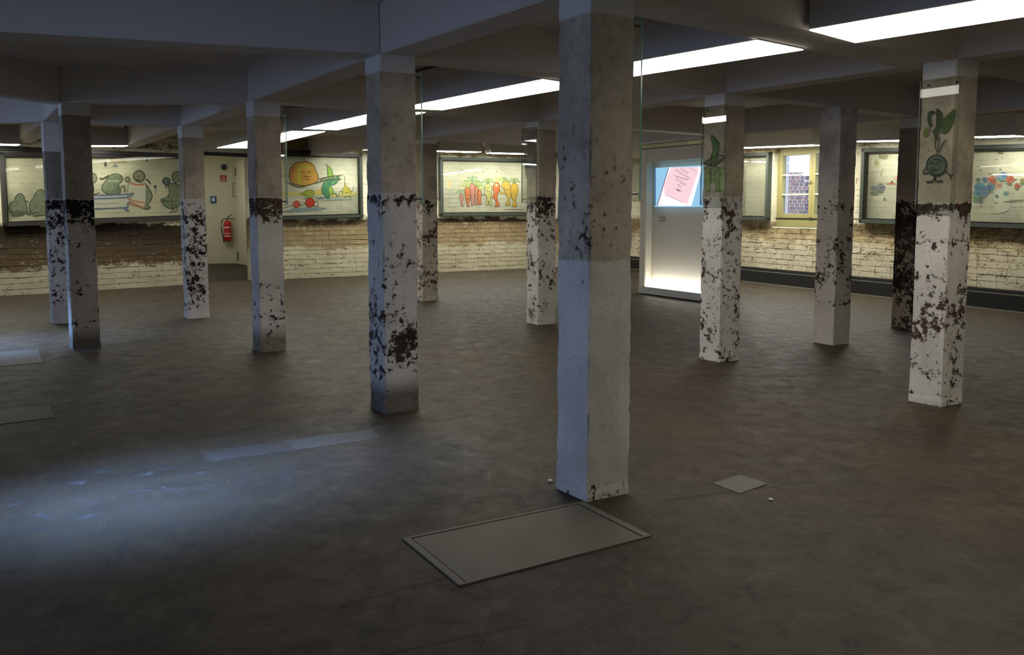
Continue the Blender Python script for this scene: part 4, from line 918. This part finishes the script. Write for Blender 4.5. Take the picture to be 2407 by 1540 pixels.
# ------------------------------------------------------------------ things in the recess
bk = RP[1]
def on(pl, x0, y0, x1, y1): a = pl.uv(x0, y0); b = pl.uv(x1, y1); return min(a[0], b[0]), max(a[0], b[0]), min(a[1], b[1]), max(a[1], b[1])
a0, a1, z0, z1 = on(bk, 517.5, 412, 532.5, 427)
t = thing('fire_sign', bk.P((a0+a1)/2, z0), 'square red fire extinguisher sign on the white recess wall', 'sign')
m = MB(); m.pbox(bk, a0, a1, z0, z1, 0, .012); m.build('plate', M['signred'], t, bevel=.002)
cu_, cz, s_ = (a0+a1)/2, (z0+z1)/2, (a1-a0)
m = MB(); sgn = 1
def sp(a, b): return bk.P(cu_+a*s_, cz+b*s_, .016)
m.tube([sp(-.05, -.3), sp(-.18, -.28), sp(-.18, .1), sp(-.12, .2), sp(-.02, .2), sp(.0, .1), sp(.0, -.28), sp(-.05, -.3)], .008, 6)
m.tube([sp(-.1, .2), sp(-.05, .33), sp(.12, .3), sp(.2, .15)], .008, 6); m.tube([sp(.1, -.3), sp(.2, -.1), sp(.1, .05), sp(.2, .12), sp(.28, -.05), sp(.22, -.3), sp(.1, -.3)], .008, 6)
m.tube([sp(-.3, -.38), sp(.32, -.38)], .007, 6)
m.build('symbol', M['signwhite'], t)
a0, a1, z0, z1 = on(bk, 494.5, 461.5, 509, 477)
t = thing('call_box', bk.P((a0+a1)/2, z0), 'small blue emergency call box on the white recess wall', 'call box')
m = MB(); m.pbox(bk, a0, a1, z0, z1, 0, .05); m.build('case', M['blue'], t, bevel=.008)
w_ = a1-a0; h_ = z1-z0
m = MB(); m.pbox(bk, a0+w_*.25, a1-w_*.22, z0+h_*.54, z0+h_*.76, .05, .054); m.pbox(bk, a0+w_*.25, a1-w_*.22, z0+h_*.28, z0+h_*.50, .05, .054); m.build('label_field', M['signwhite'], t)
u_, z_ = bk.uv(527, 393.5)
t = thing('round_vent', bk.P(u_, z_), 'round black vent opening high on the recess wall', 'vent')
m = MB(); ring = [bk.P(u_+.075*math.cos(k*math.pi/8), z_+.075*math.sin(k*math.pi/8), .01) for k in range(17)]; m.tube(ring, .012, 6); m.build('rim', M['grey'], t)
m = MB(); m.tube([bk.P(u_, z_, .0), bk.P(u_, z_, .012)], .07, 16); m.build('grille', M['rubber'], t)
a0, a1, z0, z1 = on(side, 547.5, 431, 560, 462)
t = thing('framed_notice', side.P((a0+a1)/2, z0), 'white paper notice in a grey frame beside the recess door', 'notice')
m = MB(); w_ = .018
m.pbox(side, a0, a1, z0, z0+w_, 0, .02); m.pbox(side, a0, a1, z1-w_, z1, 0, .02); m.pbox(side, a0, a0+w_, z0, z1, 0, .02); m.pbox(side, a1-w_, a1, z0, z1, 0, .02); m.build('frame', M['grey'], t)
m = MB(); m.pbox(side, a0+w_, a1-w_, z0+w_, z1-w_, 0, .008); m.build('paper', M['paper'], t)
m = MB(); hh = z1-z0
for k in (.25, .32, .55, .62, .8): m.pbox(side, a0+(a1-a0)*.25, a1-(a1-a0)*.3, z0+hh*k, z0+hh*k+.008, .008, .010)
m.build('print', M['grey'], t)
# fire extinguisher
ux, zb = bk.uv(537, 566); zt_ = bk.uv(537, 519)[1]; hgt = zt_-zb; R_ = .095
t = thing('fire_extinguisher', bk.P(ux, zb, R_+.03), 'red fire extinguisher hanging on the white recess wall', 'fire extinguisher')
bp_ = bk.P(ux, zb, R_+.03)
m = MB(); m.lathe(bp_, [(.05, 0), (.085, .012), (R_, .04), (R_, hgt*.86), (.085, hgt*.93), (.05, hgt*.98), (.03, hgt)], 24); m.build('body', M['red'], t, smooth=True)
m = MB(); m.lathe(bp_+Vector((0, 0, hgt)), [(.028, 0), (.028, .05), (.02, .06)], 12); m.build('valve', M['chrome'], t)
tp = bp_+Vector((0, 0, hgt+.05)); dd = Vector((bk.d.x, bk.d.y, 0))
m = MB(); m.tube([tp-dd*.03, tp+dd*.06+Vector((0, 0, .015)), tp+dd*.17+Vector((0, 0, .0))], .011, 8); m.tube([tp-dd*.02+Vector((0, 0, .01)), tp+dd*.05+Vector((0, 0, .07)), tp+dd*.12+Vector((0, 0, .12))], .011, 8); m.build('lever', M['rubber'], t)
m = MB(); m.tube([tp-dd*.02, tp-dd*.09+Vector((0, 0, .0)), tp-dd*.15+Vector((0, 0, -.08)), tp-dd*.165+Vector((0, 0, -.25)), tp-dd*.13+Vector((0, 0, -.42)), tp-dd*.105+Vector((0, 0, -.52)), tp-dd*.10+Vector((0, 0, -.62))], [.012]*5+[.017, .018], 8); m.build('hose', M['rubber'], t, smooth=True)
def band(z0, z1, mat, name, col=0):
    m = MB(); vs = []; n = 12; a_ = math.atan2(bk.n.y, bk.n.x)
    for z in (z0, z1):
        for k in range(n+1):
            an = a_-1.0+2.0*k/n; vs.append((bp_.x+(R_+.0015)*math.cos(an), bp_.y+(R_+.0015)*math.sin(an), bp_.z+z))
    m.add(vs, [(k, k+1, n+2+k, n+1+k) for k in range(n)]); m.build(name, mat, t, fix=False)
M['lab2'] = plain('label_red', srgb(222, 60, 44), .4, var=.3, scale=40)
band(hgt*.22, hgt*.28, M['signwhite'], 'label_strip'); band(hgt*.36, hgt*.40, M['signwhite'], 'label_strip'); band(hgt*.41, hgt*.60, M['lab2'], 'label_strip'); band(hgt*.64, hgt*.71, M['signwhite'], 'label_strip')

# ------------------------------------------------------------------ floor hatch
h4 = [U(*p) for p in ((945, 1268), (1370, 1181), (1532, 1262), (1080, 1380))]
hc = sum(h4, Vector((0, 0)))/4
t = thing('floor_hatch', (hc.x, hc.y, 0), 'large rectangular concrete floor hatch in front of the nearest pillar', 'floor hatch')
def inset(q, k0, k1):      # strip between edge i and its inset
    return None
A_, B_, C_, D_ = h4
def lerp(p, q, f): return p+(q-p)*f
m = MB(); i4 = [lerp(lerp(A_, B_, .04), lerp(D_, C_, .04), .04), lerp(lerp(A_, B_, .955), lerp(D_, C_, .955), .04), lerp(lerp(A_, B_, .955), lerp(D_, C_, .955), .975), lerp(lerp(A_, B_, .04), lerp(D_, C_, .04), .975)]
m.prism([tuple(p) for p in i4], -.01, .004); m.build('cover', M['hatch'], t, bevel=.001)
for (o1, o2, n1_, n2_) in ((A_, B_, i4[0], i4[1]), (B_, C_, i4[1], i4[2]), (C_, D_, i4[2], i4[3]), (D_, A_, i4[3], i4[0])):
    m = MB(); g_ = .006; c0 = (n1_-o1)*(1-.12); c1 = (n2_-o2)*(1-.12); m.prism([tuple(o1), tuple(o2), tuple(o2+c1), tuple(o1+c0)], -.01, .007); m.build('rim_strip', M['hatchrim'], t, bevel=.001)
# small pebble of plaster by the pillar and another by the square cover
for (x_, y_), r_, lb in (((1293, 1133), .016, 'flat pale plaster flake on the floor left of the nearest pillar'), ((1811, 1176), .012, 'small round pebble on the floor right of the nearest pillar')):
    p = U(x_, y_); bm = bmesh.new(); bmesh.ops.create_icosphere(bm, subdivisions=2, radius=r_)
    for v in bm.verts: v.co *= 1+.25*noise.noise(v.co*60); v.co.z = v.co.z*.5+r_*.45
    me = bpy.data.meshes.new('plaster_fragment'); bm.to_mesh(me); bm.free(); me.materials.append(M['head'])
    o = bpy.data.objects.new('plaster_fragment', me); C.objects.link(o); o.location = (p.x, p.y, 0); tag(o, lb, 'debris')
